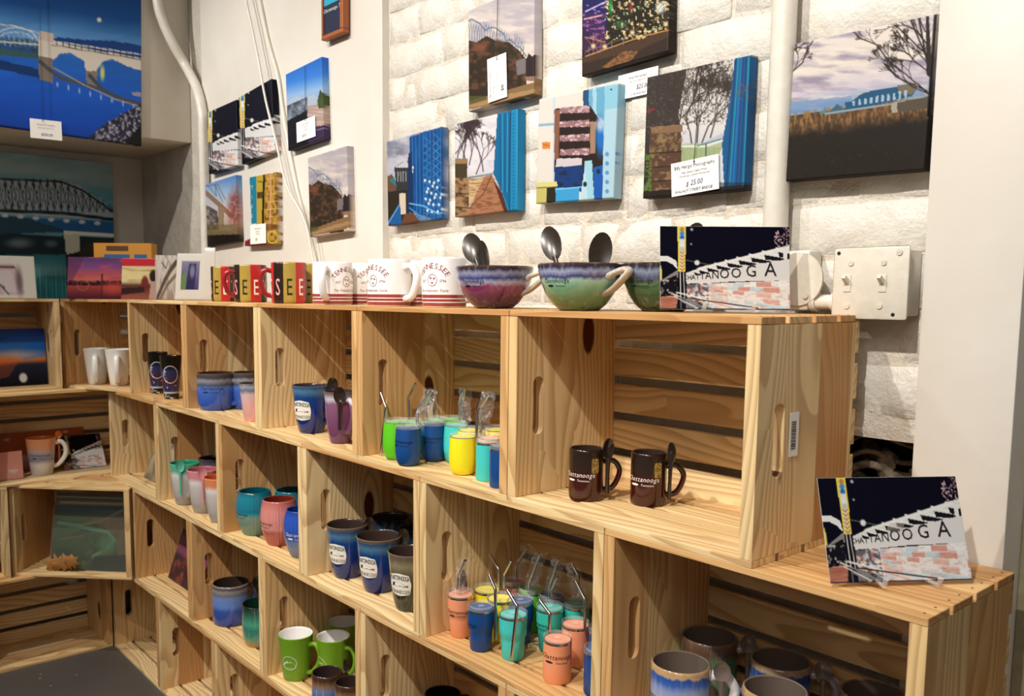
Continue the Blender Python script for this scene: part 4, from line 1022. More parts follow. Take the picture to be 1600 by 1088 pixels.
def print_obj(name, label, cat, group, fr, depth, paint, nx, nz, unit=None, mat=None, wrapd=True, size=None, parent=None, back='canvasback', rnd=.002, gain=.72):
    """a thing with a printed front (and wrapped sides); paint(Art) works in photo pixels, or in 'unit' = (w, h) picture units"""
    c, ux, uz, w_, h_ = fr
    if size: w_, h_ = size
    n = ux.cross(uz).normalized()                                            # points away from the front
    if n.dot(c - CAMP) < 0: n = -n
    xs = list(np.linspace(0, 1, nx)); zs = list(np.linspace(0, 1, nz))
    e = min(rnd, depth * .45)
    rings = [(0, -w_ / 2, w_ / 2, 0.0)]
    V, F = [], []
    for j, b in enumerate(zs):
        for i, a in enumerate(xs):
            X_ = -w_ / 2 + e + (w_ - 2 * e) * a; Z_ = h_ / 2 - e - (h_ - 2 * e) * b; V.append((X_, 0, Z_))
    for j in range(nz - 1):
        for i in range(nx - 1): k = j * nx + i; F.append((k, k + nx, k + nx + 1, k + 1))
    per = [i for i in range(nx)] + [j * nx + nx - 1 for j in range(1, nz)] + [(nz - 1) * nx + i for i in range(nx - 2, -1, -1)] + [j * nx for j in range(nz - 2, 0, -1)]
    prev = per; m_ = len(per)
    for (o_, dy) in ((e * .7, e * .3), (e, e), (e, depth)):
        cur = []
        for k in per:
            x_, _, z_ = V[k]; sx = int(x_ > w_ / 2 - e - 1e-7) - int(x_ < -w_ / 2 + e + 1e-7); sz = int(z_ > h_ / 2 - e - 1e-7) - int(z_ < -h_ / 2 + e + 1e-7)
            cur.append(len(V)); V.append((x_ + sx * o_, dy, z_ + sz * o_))
        for k in range(m_): F.append((prev[k], prev[(k + 1) % m_], cur[(k + 1) % m_], cur[k]))
        prev = cur
    me = bpy.data.meshes.new('m'); nf = len(F); F.append(tuple(prev)); me.from_pydata(V, [], F); me.update()
    me.materials.append(mat or M['print']); me.materials.append(M[back])
    me.polygons[nf].material_index = 1
    me.polygons.foreach_set('use_smooth', [True] * len(me.polygons)); me.set_sharp_from_angle(angle=math.radians(50))
    A = np.array(V)
    if unit is None:
        Wd = np.array(c)[None] + A[:, :1] * np.array(ux)[None] + A[:, 1:2] * np.array(n)[None] + A[:, 2:3] * np.array(uz)[None]; U_, V_ = pxs(Wd)
    else: U_, V_ = (A[:, 0] / w_ + .5) * unit[0], (.5 - A[:, 2] / h_) * unit[1]
    art = Art(U_, V_); paint(art); col = np.clip(art.C, 0, 255) / 255
    if not wrapd: col[nx * nz:] = col[nx * nz:] * 0 + np.array([.93, .92, .89])
    col = np.where(col <= .04045, col / 12.92, ((col + .055) / 1.055) ** 2.4)
    col = col * gain
    at_ = me.color_attributes.new('ink', 'FLOAT_COLOR', 'POINT'); at_.data.foreach_set('color', np.hstack([col, np.ones((len(col), 1))]).astype(np.float32).ravel())
    o = link(name, me); Mx = Matrix((ux, n, uz)).transposed().to_4x4(); Mx.translation = c
    if parent is None: o.matrix_world = Mx; tag(o, label, cat, group)
    return o
def flat_text(parent, lines, col, yoff=-.0006, name='lettering'):
    """lines: (text, size, x, z, shear, narrow, rot) or (verts2d, faces) in the parent's x-z plane"""
    V, F = [], []
    for L in lines:
        if isinstance(L[0], str):
            vs, fs, _ = textgeo(L[0], L[1], L[4] if len(L) > 4 else 0, .09, L[5] if len(L) > 5 else 1); r_ = L[6] if len(L) > 6 else 0
            cr, sr = math.cos(r_), math.sin(r_); vs = [(a * cr - b * sr + L[2], a * sr + b * cr + L[3]) for a, b in vs]
        else: vs, fs = L
        b0 = len(V); V += [(a, yoff, b) for a, b in vs]; F += [tuple(i + b0 for i in f) for f in fs]
    return link(name, pyd(V, F, lettermat(col)), parent)
YC = .262
# ---- painters (photo pixel coordinates unless a unit is given)
def p_soffit(s):
    s.grad([(-60, '0c3c78'), (0, '1a5296'), (28, '5c9ad8'), (50, '86bdf0'), (70, '2f74d0'), (120, '2366dc'), (170, '1750c4'), (222, '0d2f86')], slope=.16)
    s.tex(s.fb(60, 14, 3) * .35, '0c3c86')
    s.poly([(90, 58), (130, 62), (180, 64), (225, 72), (225, 90), (60, 72)], '1c4488')
    s.poly([(-60, 52), (60, 62), (60, 84), (-60, 68)], '33342c', .8, s.fb(4, 5, 4))
    s.poly([(-60, 68), (60, 84), (60, 92), (-60, 80)], '4a5a30', .7)
    for k in (0, 1): s.path([(-84 + 72 * k + 36 + 34 * math.cos(t_ * PI / 10), 60 + 4 * k - 21 * math.sin(t_ * PI / 10)) for t_ in range(11)], 2, 'd6e6f4'); s.path([(-84 + 72 * k + 36 + 28 * math.cos(t_ * PI / 10), 60 + 4 * k - 14 * math.sin(t_ * PI / 10)) for t_ in range(11)], 1.2, 'd6e6f4')
    for k in range(16): s.seg((-60 + k * 8, 40 + k * .8), (-56 + k * 8, 63 + k * 1), 1, 'b8cfe4', .8)
    s.path([(-60, 34), (20, 40), (62, 52)], 1.6, 'e4e6e0'); s.path([(-60, 60), (62, 70)], 2.2, 'e8e4d8')
    s.poly([(60, 60), (84, 66), (225, 92), (225, 112), (200, 104), (175, 92), (160, 96), (150, 112), (134, 112), (132, 96), (110, 82), (94, 84), (83, 94), (60, 92)], 'e6dccf')
    s.path([(82, 64), (225, 86)], 2.0, 'f4efe2'); s.path([(80, 70), (225, 94)], 1.2, '4a4438')
    for k in range(14): s.seg((88 + k * 10, 64 + k * 1.6), (88 + k * 10, 70 + k * 1.7), 1.6, '3a3a3a')
    s.poly([(62, 48), (83, 52), (83, 66), (62, 62)], 'dcc8b8'); s.poly([(60, 88), (83, 92), (83, 130), (62, 124)], '8a7a70'); s.poly([(134, 110), (152, 112), (152, 140), (136, 136)], '8a8078')
    s.poly([(-60, 90), (0, 94), (60, 108), (60, 122), (0, 108), (-60, 98)], '14305c', .8)
    s.path([(62, 96), (76, 108), (95, 122), (125, 130), (150, 138)], 6, '4e545c', .85); s.path([(140, 118), (160, 140), (190, 155), (225, 164)], 6, '4a5058', .85)
    s.path([(84, 106), (130, 132), (180, 155), (225, 168)], 2.2, 'b8a890', .7)
    for k in range(9): s.ell(90 + k * 17, 132 + k * 5, 1.2, 4, 'cfd8ee', .8)
    s.ell(160, 114, 3.2, 11, 'e8e66a', .95, 1.5); s.ell(155, 31, 3.4, 3.4, 'f2ead0', 1, 1); s.poly([(205, 143), (225, 146), (225, 152), (208, 149)], 'a09aa8')
    r_ = s.fb(3.5, 3.5, 7); s.poly([(138, 216), (160, 196), (190, 178), (225, 160), (235, 235), (130, 225)], '2a2c3c'); s.poly([(142, 214), (165, 192), (200, 172), (225, 164), (235, 235), (130, 225)], 'a6a0b0', 1, np.clip((r_ - .5) * 6, 0, 1))
    s.poly([(195, 222), (225, 190), (232, 240)], '181c1e')
def p_recess(s):
    s.grad([(235, '6f8f98'), (262, '7d9aa2'), (290, '4f8aa0'), (325, '3c7c9a'), (470, '1c4660')], slope=.10)
    s.tex(np.clip(s.fb(50, 12, 3) - .35, 0, 1) * 1.1, '9cb2b4')
    s.poly([(-90, 276), (95, 283), (125, 290), (182, 332), (186, 345), (-90, 330)], 'a4a8ae', .75)
    s.path([(-90, 276), (95, 284), (130, 298), (178, 332)], 3, '1f262c'); s.path([(-90, 326), (100, 333), (190, 345)], 5, '141b22')
    for k in range(24): x_ = -80 + k * 11; yt = 280 if x_ < 95 else 284 + (x_ - 95) * .52; s.seg((x_, yt), (x_ + 11, 332), 1.4, '2a3238'); s.seg((x_ + 11, yt), (x_, 330), 1.1, '2a3238'); s.seg((x_, yt), (x_, 330), 1.6, '1f262c')
    s.poly([(-90, 334), (190, 348), (190, 366), (-90, 360)], '1a5486'); s.poly([(-90, 345), (30, 338), (70, 350), (110, 362), (-90, 370)], '1b3e50')
    for k in range(7): s.ell(8 + k * 24, 337 + k * 2, 5, 3, 'c8ccd0', .9)
    s.poly([(-90, 362), (190, 372), (190, 475), (-90, 475)], '12242c'); s.ell(30, 380, 18, 7, 'a8b4b8', .5, 4); s.ell(80, 381, 9, 5, 'a8b4b8', .4, 3)
    s.poly([(-90, 398), (103, 398), (104, 475), (-90, 475)], '1d5f68'); s.ell(70, 422, 40, 14, '9fd0d4', .55, 14); s.poly([(-90, 432), (104, 432), (104, 475), (-90, 475)], '1a5c64', .55)
    for k in range(12): s.seg((52 + k * 5, 420), (53 + k * 5, 470), 1.4, '8cc4c0', .35)
    s.poly([(100, 361), (190, 366), (190, 372), (100, 367)], 'cfd2c4'); s.poly([(100, 366), (124, 366), (126, 398), (104, 400)], 'b8bca8'); s.poly([(104, 398), (190, 376), (190, 475), (106, 475)], '1a1815'); s.ell(165, 398, 40, 24, '3a3428', .8, 2)
def mapto(fn, box_, ref):
    """paint fn with its reference box laid on another picture's box"""
    def g(s):
        X, Y = s.X, s.Y
        s.X = ref[0] + (X - box_[0]) / (box_[2] - box_[0]) * (ref[2] - ref[0]); s.Y = ref[1] + (Y - box_[1]) / (box_[3] - box_[1]) * (ref[3] - ref[1]); fn(s); s.X, s.Y = X, Y
    return g
def p_neon(s):                                     # unit 200 x 130
    s.C[:] = hexc('07071a')
    w_ = 'f4f4f2'
    s.poly([(-2, 47), (12, 47), (25, 54), (27, 68), (20, 60), (10, 55), (-2, 55)], w_); s.poly([(-2, 72), (2, 60), (3, 84), (-2, 84)], 'e8d878')
    s.poly([(0, 86), (28, 68), (28, 80), (0, 96)], 'b8b0a8', .8); s.poly([(-2, 88), (26, 76), (27, 112), (-2, 112)], '14131c'); s.tex(((s.X < 27) & (s.Y > 84) & (s.Y < 112)) * np.clip((s.fb(3, 4, 5) - .55) * 6, 0, 1), 'd0c8c0')
    s.poly([(-2, 111), (27, 108), (26, 128), (-2, 128)], 'd89a80'); s.tex(((s.X < 27) & (s.Y > 111)) * s.fb(14, 2, 9) * .8, '8a4a3c')
    s.poly([(27, -1), (40, -1), (39, 71), (28, 71)], 'f2de58')
    s.poly([(30, 2), (38, 2), (37, 68), (30, 68)], 'f6ecd8', .75)
    for k, c_ in enumerate(['c89030', '4a90d8', '2f6fc8', 'e8f0fa', 'f4f6fa', 'c8d0d8']): s.ell(34, 5 + k * 6.2, 3.6, 3.6, c_, 1, 1)
    for k in range(6): s.path([(31, 40 + k * 5.2), (34, 43 + k * 5.2), (37, 40 + k * 5.2)], 1.4, 'c06a4a')
    s.poly([(38, 74), (60, 66), (200, 30), (202, 82), (130, 84), (40, 90)], 'ecebe9')
    for k in range(9):                             # slatted roof beams against the sky
        t = k / 8; x = 52 + 130 * t ** 1.35; y = 70 - 36 * t ** 1.1; L_ = 11 + 28 * t; th = 1.6 + 4.0 * t
        s.poly([(x, y + th), (x + L_, y + 5 + 7 * t), (x + L_, y + 7 + 10 * t), (x + 2, y + th + 5 + 3 * t)], '17161e')
        s.seg((x - 2, y), (x + L_, y + 4 + 6 * t), 1.4 + 2.4 * t, 'fafaf8')
    s.seg((60, 66), (200, 31), 3.2, 'fbfbf9', 1, 5); s.poly([(190, 32), (196, 32), (196, 58), (191, 58)], w_); s.poly([(196, 42), (202, 40), (202, 56), (196, 57)], '14131a')
    s.poly([(132, 62), (202, 50), (202, 84), (112, 86), (60, 90), (60, 80)], 'eeeceb')
    # stone courses running away to the left
    yt = 91 - (s.X - 40) * .045; rows = (s.Y - yt) / (2.2 + (s.X - 40) * .052)
    ri = np.floor(rows); ci = np.floor(np.where(s.X > 0, np.log(np.maximum(s.X, 1)) * 7, 0) + (ri % 2) * .5)
    hh = vnoise(ci * 3.7, ri * 5.3, 11); pal = np.array([hexc(c_) for c_ in ('ffffff', 'd4e6f0', 'f0c8ba', 'faf6f2', 'e4a898', 'dfe8ee')]); cc = pal[(hh * 5.99).astype(int)]
    reg = (s.X > 40) & (s.Y > yt) & (s.Y < 128); s.tex(reg * 1.0, cc); s.tex(reg * np.clip((s.fb(6, 2.5, 13) - .5) * 3, 0, 1) * .35, 'b87060'); s.tex(reg * ((rows - ri) < .22) * .5, 'fafafa')
    s.tex((reg & (s.X < 75)) * np.clip((s.fb(4, 3, 17) - .42) * 5, 0, 1) * .8, '4a4858')
    s.poly([(28, 71), (40, 71), (41, 112), (29, 112)], '0c0b14'); s.seg((31, 71), (32, 128), 1.4, w_); s.seg((36, 71), (38, 118), 1.2, w_)
    s.path([(20, 106), (70, 128)], 1.8, w_); s.path([(28, 104), (120, 127)], 2.2, w_); s.path([(40, 112), (150, 127)], 1.6, '1a1a22'); s.path([(34, 118), (56, 128)], 2, w_); s.seg((52, 116), (54, 128), 2.4, w_)
    s.poly([(28, 110), (60, 118), (80, 128), (24, 128)], '20202a', .5); s.path([(22, 110), (58, 128)], 1.4, w_)
    s.path([(40, 53), (76, 60)], .8, '8a9a70'); s.ell(57, 57, 4, 4, 'f2f2f0', 1, 1)
    s.ell(49, 5, 2.1, 2.1, 'c8d0c8', 1, 1); s.ell(48, 28, 1.2, 1.2, 'e8e8e8', 1, 1)
    s.tex((((s.X - 192) / 16) ** 2 + ((s.Y - 18) / 17) ** 2 < 1) * np.clip((s.fb(2.2, 2.2, 21, 2) - .56) * 9, 0, 1), 'caa8b0')
def neon_letters(o, w_, h_):
    L = [('C', 39, 83, 9), ('H', 45, 83.4, 10), ('A', 51, 83.2, 11), ('T', 57.5, 83, 12), ('T', 65, 82.6, 13.5), ('A', 74, 82, 16), ('N', 85, 81.6, 18), ('O', 99, 81, 21), ('O', 117, 80, 22), ('G', 140, 78, 26), ('A', 170, 77, 31)]
    k = w_ / 200
    flat_text(o, [(c_, s_ * k, (x - 100) * k, (65 - y) * k, 0, .84 if c_ in 'HTN' else .92) for c_, x, y, s_ in L], '0f0f14')
def clouds(s, c1, c2, sx, sy, seed, amt=1.0, th=.45): s.tex(np.clip((s.fb(sx, sy, seed, 5) - th) * 4, 0, 1) * amt, c1); s.tex(np.clip((s.fb(sx * .7, sy * .6, seed + 9, 4) - .55) * 4, 0, 1) * amt * .7, c2)
def p_river(s):                                    # big unframed picture at the right
    s.grad([(20, 'e4d8d8'), (110, 'f2e6da'), (150, 'd8d0dc'), (175, '7a9ac4'), (190, 'a8bcd4'), (300, '2a211a')], slope=-.15, x0=1240)
    clouds(s, '9c90a8', 'f8eee4', 55, 14, 5, .9, .48); clouds(s, 'f6ead8', 'b4a8bc', 40, 9, 8, .5, .55)
    s.poly([(1225, 160), (1330, 150), (1330, 172), (1225, 182)], '6f94c4', .6)
    s.poly([(1225, 182), (1460, 148), (1470, 300), (1215, 300)], '57402a')
    s.tex((s.Y > 176 - (s.X - 1240) * .15) * np.clip((s.fb(3, 9, 3) - .42) * 3.5, 0, 1), 'a07a4a'); s.tex((s.Y > 188 - (s.X - 1240) * .15) * np.clip((s.fb(3.5, 6, 31) - .5) * 4, 0, 1) * .7, '8a5a3a')
    s.tex(np.clip((s.Y - (203 - (s.X - 1240) * .12) + 14 * s.fb(10, 8, 6)) / 20, 0, 1), '231c16'); s.tex((s.Y > 215) * np.clip((s.fb(5, 3, 12) - .66) * 5, 0, 1) * .5, '4a3a26')
    s.poly([(1280, 178), (1290, 167), (1291, 178)], '4f9080'); s.poly([(1291, 178), (1309, 162), (1320, 172), (1320, 178)], '44687c')
    s.poly([(1320, 160), (1330, 159), (1345, 147), (1365, 141), (1400, 136), (1430, 130), (1432, 140), (1425, 150), (1395, 158), (1322, 174)], '1f5a80'); s.poly([(1402, 133), (1431, 130), (1431, 140), (1424, 148), (1405, 146)], '7a705c')
    for k in range(10): s.poly([(1332 + 9 * k, 166 - 1.4 * k), (1336 + 9 * k, 165 - 1.4 * k), (1336 + 9 * k, 157 - 1.8 * k), (1332 + 9 * k, 158 - 1.8 * k)], 'b8cade', .9)
    s.path([(1290, 178), (1395, 162), (1455, 148)], 3, '9aaab0'); s.poly([(1392, 162), (1402, 160), (1402, 176), (1393, 176)], 'b0a898'); s.poly([(1402, 160), (1455, 150), (1455, 168), (1404, 176)], '5a5044')
    R = random.Random(5); B = '2b211e'
    s.seg((1449, 25), (1452, 115), 5, B, 1, 9); s.seg((1462, 22), (1450, 180), 5, '14100e'); s.seg((1449, 100), (1435, 25), 3, B); s.seg((1448, 90), (1420, 25), 2.6, B); s.seg((1447, 85), (1400, 40), 2.2, B)
    for (x, y, a, L_, w2) in ((1448, 110, 2.5, 22, 2.2), (1446, 95, 2.3, 20, 2), (1440, 60, 2.2, 16, 1.6), (1448, 145, 2.75, 24, 2), (1405, 40, 2.6, 12, 1.2), (1430, 40, 2.0, 14, 1.4)): s.tree(x, y, a, L_, w2, B, 5, R, .55, .85)
    s.path([(1455, 145), (1448, 144), (1420, 120), (1388, 95), (1370, 70), (1345, 60), (1332, 48)], 2, B); s.path([(1448, 142), (1400, 120), (1382, 100)], 2.2, B); s.path([(1452, 148), (1435, 132)], 2, B); s.tree(1372, 72, 2.4, 12, 1.2, B, 4, R, .7, .8); s.tree(1449, 70, 2.2, 26, 2.4, B, 6, R, .5, .85); s.tree(1446, 50, 2.0, 18, 2, B, 5, R, .5, .85); s.tree(1400, 112, 2.2, 16, 1.4, B, 5, R, .6, .8); s.tree(1425, 125, 1.9, 16, 1.4, B, 5, R, .6, .8)
    s.path([(1238, 112), (1254, 98), (1262, 76), (1270, 64)], 1.8, B); s.tree(1240, 110, 1.1, 12, 1.4, B, 5, R, .5, .7); s.tree(1238, 80, .6, 9, 2, B, 4, R, .7, .8)
def p_coaster(s):                                  # box 732..834 x 0..166
    s.grad([(-5, 'b8b0b4'), (30, 'd8ccc8'), (90, 'e4d2c4'), (166, 'e8d4b8')]); clouds(s, 'b4aab4', 'efe4d6', 30, 9, 4, .8); s.poly([(834, -5), (860, -5), (860, 90), (834, 90)], 'c4bcc8', .6)
    st = '5c6e84'
    for P in ([(732, 33), (737, 30), (750, 37), (758, 48)], [(758, 48), (764, 44), (773, 43), (788, 54), (790, 64)], [(790, 64), (797, 62), (806, 70)], [(806, 72), (813, 74), (822, 88)]): s.path(P, 1.8, st)
    for k in range(22):
        x = 732 + k * 4; yt = 34 + (k % 6) * 2 + max(0, k - 6) * 1.6; s.seg((x, yt), (x + 3, yt + 34), .9, st, .9); s.seg((x + 4, yt), (x, yt + 28), .8, st, .7)
    dk = s.fb(7, 6, 8); s.poly([(728, 62), (745, 66), (760, 56), (775, 64), (795, 66), (812, 80), (822, 92), (824, 160), (728, 168)], '30261a'); s.poly([(728, 62), (745, 66), (760, 56), (795, 66), (812, 80), (822, 100), (822, 140), (728, 140)], '6a4630', .8, np.clip((dk - .45) * 4, 0, 1)); s.ell(750, 74, 10, 7, '8a4a3a', .7, 4)
    s.poly([(806, 96), (822, 90), (826, 112), (808, 118)], '7a7070'); s.poly([(822, 92), (826, 83), (832, 88), (838, 82), (844, 92), (844, 120), (822, 122)], '2c2022'); s.poly([(820, 120), (846, 118), (846, 128), (822, 126)], '94705a')
    s.poly([(728, 160), (800, 138), (850, 124), (850, 150), (728, 172)], '8a6a46'); s.poly([(728, 166), (800, 146), (850, 136), (850, 142), (740, 168)], 'a8865c'); s.poly([(728, 150), (760, 150), (760, 156), (728, 164)], '54542a', .8)
def p_nightcity(s):                                # 909..1058 x -45..120
    s.grad([(-50, '141a52'), (20, '1a1c58'), (80, '241a30'), (130, '120c0c')]); s.poly([(948, -50), (1065, -50), (1065, 70), (948, 70)], '1f1a12')
    n = s.fb(4, 3.5, 3, 2); s.tex((s.X > 945) * (s.Y < 62) * np.clip((n - .62) * 9, 0, 1), 'e0c890'); s.tex((s.X < 945) * (s.Y < 60) * np.clip((s.fb(6, 3, 9, 2) - .6) * 8, 0, 1), '9a6aa8')
    s.tex((s.X < 945) * (s.Y > 20) * (s.Y < 80) * s.fb(12, 20, 4) * .6, '7a2a60')
    s.path([(915, 18), (948, 2)], 2, 'c8c0f0'); s.path([(913, 30), (940, 24)], 2.5, 'd8a0a0'); s.path([(915, 58), (945, 66)], 1.5, 'c08840')
    s.ell(954, 10, 3, 12, '2f9a50', .9, 2); s.ell(986, 13, 3, 8, 'a03a48', .8, 2); s.ell(1032, 12, 7, 9, 'e0e4e4', .8, 3); s.ell(970, 38, 9, 6, '4a9a60', .5, 3)
    for k in range(26): s.seg((950 + (k * 37) % 100, 2 + (k * 13) % 44), (950 + (k * 37) % 100, 6 + (k * 13) % 44), 1.6, ('f0e0b0', '80c090', 'd8b070')[k % 3])
    for (x, y) in ((988, 51), (945, 73), (1040, 38), (927, 72)): s.ell(x, y, 3.2, 3.2, 'ffe8b0', 1, 2); s.path([(x - 14, y - 14), (x + 14, y + 14)], .8, 'e0b070', .6); s.path([(x - 14, y + 12), (x + 14, y - 12)], .8, 'e0b070', .6); s.path([(x, y - 20), (x, y + 20)], .8, 'e0b070', .6)
    s.poly([(905, 92), (1060, 42), (1062, 100), (905, 125)], '4a3426'); s.poly([(905, 100), (1000, 78), (1060, 50), (1062, 110), (905, 130)], '2c201a', .7); s.path([(915, 88), (1000, 58), (1060, 43)], 1.6, 'd8a050'); s.path([(915, 80), (1000, 52)], .9, '9a8a80'); s.poly([(940, 105), (958, 92), (975, 80), (998, 80), (985, 95), (950, 106)], '9a6a3e', 1, s.fb(3, 3, 5) * 1.4)
    for k in range(7): s.seg((920 + k * 18, 88 - k * 6), (920 + k * 18, 74 - k * 5), .9, '8a7a6c')
    s.poly([(1045, -50), (1062, -50), (1062, 90), (1045, 84)], '1c1310', .7)
def p_bluetruss(s):                                # 604..697 x 199..352
    s.grad([(199, 'aaa8b6'), (260, 'c2c0cc'), (300, '9298aa'), (352, '8a8c90')]); clouds(s, '6f7488', 'd8d8e2', 22, 14, 3, .8)
    s.poly([(604, 277), (612, 272), (622, 290), (622, 350), (604, 352)], '6a4a38'); s.poly([(608, 282), (616, 276), (620, 292)], '2a7a80'); s.poly([(616, 262), (628, 254), (640, 250), (640, 300), (620, 300)], '33343a'); s.poly([(617, 262), (635, 250), (640, 262)], 'c8c8cc')
    for k in range(4): s.poly([(621 + 4 * k, 268), (623 + 4 * k, 268), (623 + 4 * k, 284), (621 + 4 * k, 284)], '8a8a88')
    s.poly([(604, 300), (640, 296), (640, 352), (604, 352)], '2c241a'); s.poly([(624, 302), (634, 302), (634, 335), (624, 335)], 'd8c8b4')
    s.poly([(640, 214), (700, 196), (700, 350), (640, 330)], '0f4688'); s.tex((s.X > 642) * np.clip((s.fb(3, 30, 6) - .4) * 2.5, 0, 1) * .7, '1a62aa')
    for k in range(9): s.seg((644 + k * 5.6, 216 - k * 2), (646 + k * 5.4, 342), .9, '3a90cc', .8)
    for k in range(12): s.path([(662, 214 + k * 12), (672, 222 + k * 11), (662, 230 + k * 11)], 1, '4a9ad4', .7); s.path([(676, 208 + k * 12), (688, 218 + k * 12), (676, 228 + k * 12)], 1, '4a9ad4', .8); s.ell(675, 212 + 12 * k, 1.5, 2, '5a3a5a', .7)
    for k in range(24): s.ell(664 + (k * 7) % 30, 282 + (k // 4) * 9 + (k % 3) * 2, 1.7, 2.4, 'e8eef4', .95)
    for k in range(6): s.ell(645 - k * 1.0, 262 + k * 6, 1.5, 2.4, 'f0f0ee')
    s.poly([(638, 240), (644, 236), (646, 334), (636, 330)], '11305c'); s.path([(640, 318), (662, 322), (684, 334), (700, 331)], 2.2, '6fb4e4'); s.path([(640, 325), (666, 345)], 2, '4a90cc')
    s.poly([(604, 350), (622, 322), (625, 318), (628, 352)], '1d5a9c'); s.poly([(632, 335), (645, 333), (662, 352), (626, 352)], '6a4430'); s.path([(606, 350), (624, 320)], 1.6, '6aa8dc')
def p_stonepath(s):                                # 709..820 x 172..339
    s.grad([(172, 'e8e2e4'), (262, 'e0dce4'), (300, 'b8b4b0')]); clouds(s, 'b4b8c8', 'f4f0f0', 30, 14, 3, .6, .5)
    R = random.Random(2); B = '3a2c2e'
    for (x, y, a, L_) in ((714, 262, 1.5, 20), (722, 262, 1.45, 22), (733, 258, 1.35, 18), (744, 272, 1.2, 20), (755, 268, 1.7, 20), (712, 240, .9, 18), (730, 262, 1.8, 22)): s.tree(x, y, a, L_, 1.7, B, 6, R, .55, .8)
    s.poly([(709, 248), (731, 248), (731, 256), (709, 256)], '9a7a54'); s.poly([(710, 256), (730, 256), (730, 278), (710, 278)], '4a3c28'); s.poly([(706, 278), (735, 278), (733, 345), (706, 345)], 'a4805c')
    s.poly([(706, 278), (735, 278), (733, 345), (706, 345)], '4a3020', .8, np.clip((s.fb(6, 5, 9) - .5) * 5, 0, 1)); s.path([(708, 302), (732, 303)], 1.4, '3a2a1c'); s.path([(708, 324), (732, 325)], 1.4, '3a2a1c')
    s.path([(732, 278), (755, 274), (770, 271)], 2, '6a8494'); s.poly([(733, 280), (757, 276), (745, 302), (733, 325)], 'd4b484')
    s.poly([(757, 276), (768, 272), (800, 336), (730, 340), (742, 306)], 'b07a58'); s.tex((s.Y > 276) * (s.X > 733) * (s.X < 800) * np.clip((s.fb(9, 1.6, 12) - .45) * 4, 0, 1) * .6, '6a3e28'); s.path([(768, 274), (756, 302), (733, 326)], 1.6, '6a4a2c'); s.poly([(770, 280), (795, 318), (795, 336), (788, 332)], '5a2c1a')
    s.poly([(777, 178), (800, 170), (824, 168), (824, 340), (794, 332), (784, 300), (771, 270)], '1a86ba'); s.poly([(777, 178), (798, 174), (796, 330), (790, 312), (771, 272)], '0f6a9a')
    for k in range(5): s.seg((781 + k * 4, 178), (782 + k * 3.4, 300), 1.2, ('0c4e7c', '34a2d2')[k % 2])
    for k in range(26): s.ell(802, 178 + k * 6, .9, .9, '0c4a70'); s.ell(817, 178 + k * 6, .9, .9, '0c4a70')
    s.seg((798, 174), (796, 330), 1.6, '0b4468'); s.seg((808, 172), (808, 330), 2, '36a4d6', .7)
def p_bluecol(s):                                  # 836..978 x 131..320
    s.C[:] = hexc('e6dfd6'); s.seg((866, 150), (865, 318), 3, 'c4d4e0'); s.path([(840, 196), (864, 194)], 4, '8ab4d0'); s.poly([(847, 222), (860, 222), (860, 233), (847, 233)], 'e08a40'); s.path([(849, 226), (858, 228)], 1.5, 'b85a20')
    s.poly([(911, 142), (920, 138), (920, 165), (911, 168)], '24507a'); s.poly([(920, 140), (945, 134), (945, 190), (920, 172)], '6aaed0'); s.poly([(926, 138), (932, 137), (932, 190), (926, 190)], 'a8d2e4')
    s.poly([(868, 170), (922, 165), (942, 195), (942, 300), (866, 262)], '2a1c1a')
    for k in range(4): y = 168 + k * 22; s.poly([(875, y), (921, y - 3), (921, y + 8), (874, y + 9)], '9a7074'); s.poly([(875, y), (921, y - 3), (921, y + 8), (874, y + 9)], 'e0c8cc', 1, np.clip((s.fb(4, 3, 4 + k) - .5) * 5, 0, 1))
    s.poly([(866, 172), (875, 172), (873, 250), (866, 250)], '8a5a44'); s.poly([(922, 190), (932, 190), (930, 240), (922, 240)], 'a88468'); s.ell(938, 214, 7, 28, '1f6fc4', 1, 3); s.ell(938, 195, 6, 10, 'd4dce8', .8, 3)
    s.poly([(870, 248), (909, 247), (909, 259), (868, 261)], 'd8ccd0'); s.poly([(866, 262), (910, 258), (912, 300), (866, 300)], '123a78'); s.tex((s.X > 866) * (s.X < 912) * (s.Y > 262) * (s.Y < 296) * np.clip((s.fb(12, 8, 5) - .5) * 4, 0, 1), '1a1a2c')
    s.poly([(868, 294), (905, 292), (905, 316), (868, 318)], '3fa2da'); s.path([(868, 296), (912, 292)], 2, '8ad0ee'); s.poly([(914, 252), (925, 251), (928, 312), (912, 312)], 'a4d4e6'); s.poly([(927, 262), (942, 258), (942, 312), (928, 312)], '1a5ab0'); s.poly([(908, 300), (914, 260), (918, 312), (908, 314)], 'bfe0ec')
    s.ell(914, 288, 3, 4, '1a2a3a'); s.ell(935, 268, 3, 4, '1a2a3a')
    s.poly([(945, 134), (982, 128), (978, 312), (941, 312)], '92cbe2'); s.poly([(945, 172), (982, 166), (978, 312), (941, 312)], 'b4d6e6')
    for k in range(5): s.ell(948.5, 241 + k * 14.5, 3, 3.4, '5a9ad0'); s.ell(964, 240 + k * 14.5, 2.6, 3.4, '5a9ad0')
    s.ell(955, 140, 1.6, 1.6, '1a4a7a'); s.ell(971, 139, 1.6, 1.6, '1a4a7a')
    s.poly([(834, 285), (870, 284), (871, 291), (834, 293)], 'ded48a'); s.poly([(834, 293), (854, 292), (854, 322), (834, 322)], 'c8c070'); s.poly([(854, 292), (868, 292), (868, 316), (854, 318)], '2a2418'); s.path([(834, 294), (870, 292)], 1.4, '6a6430')
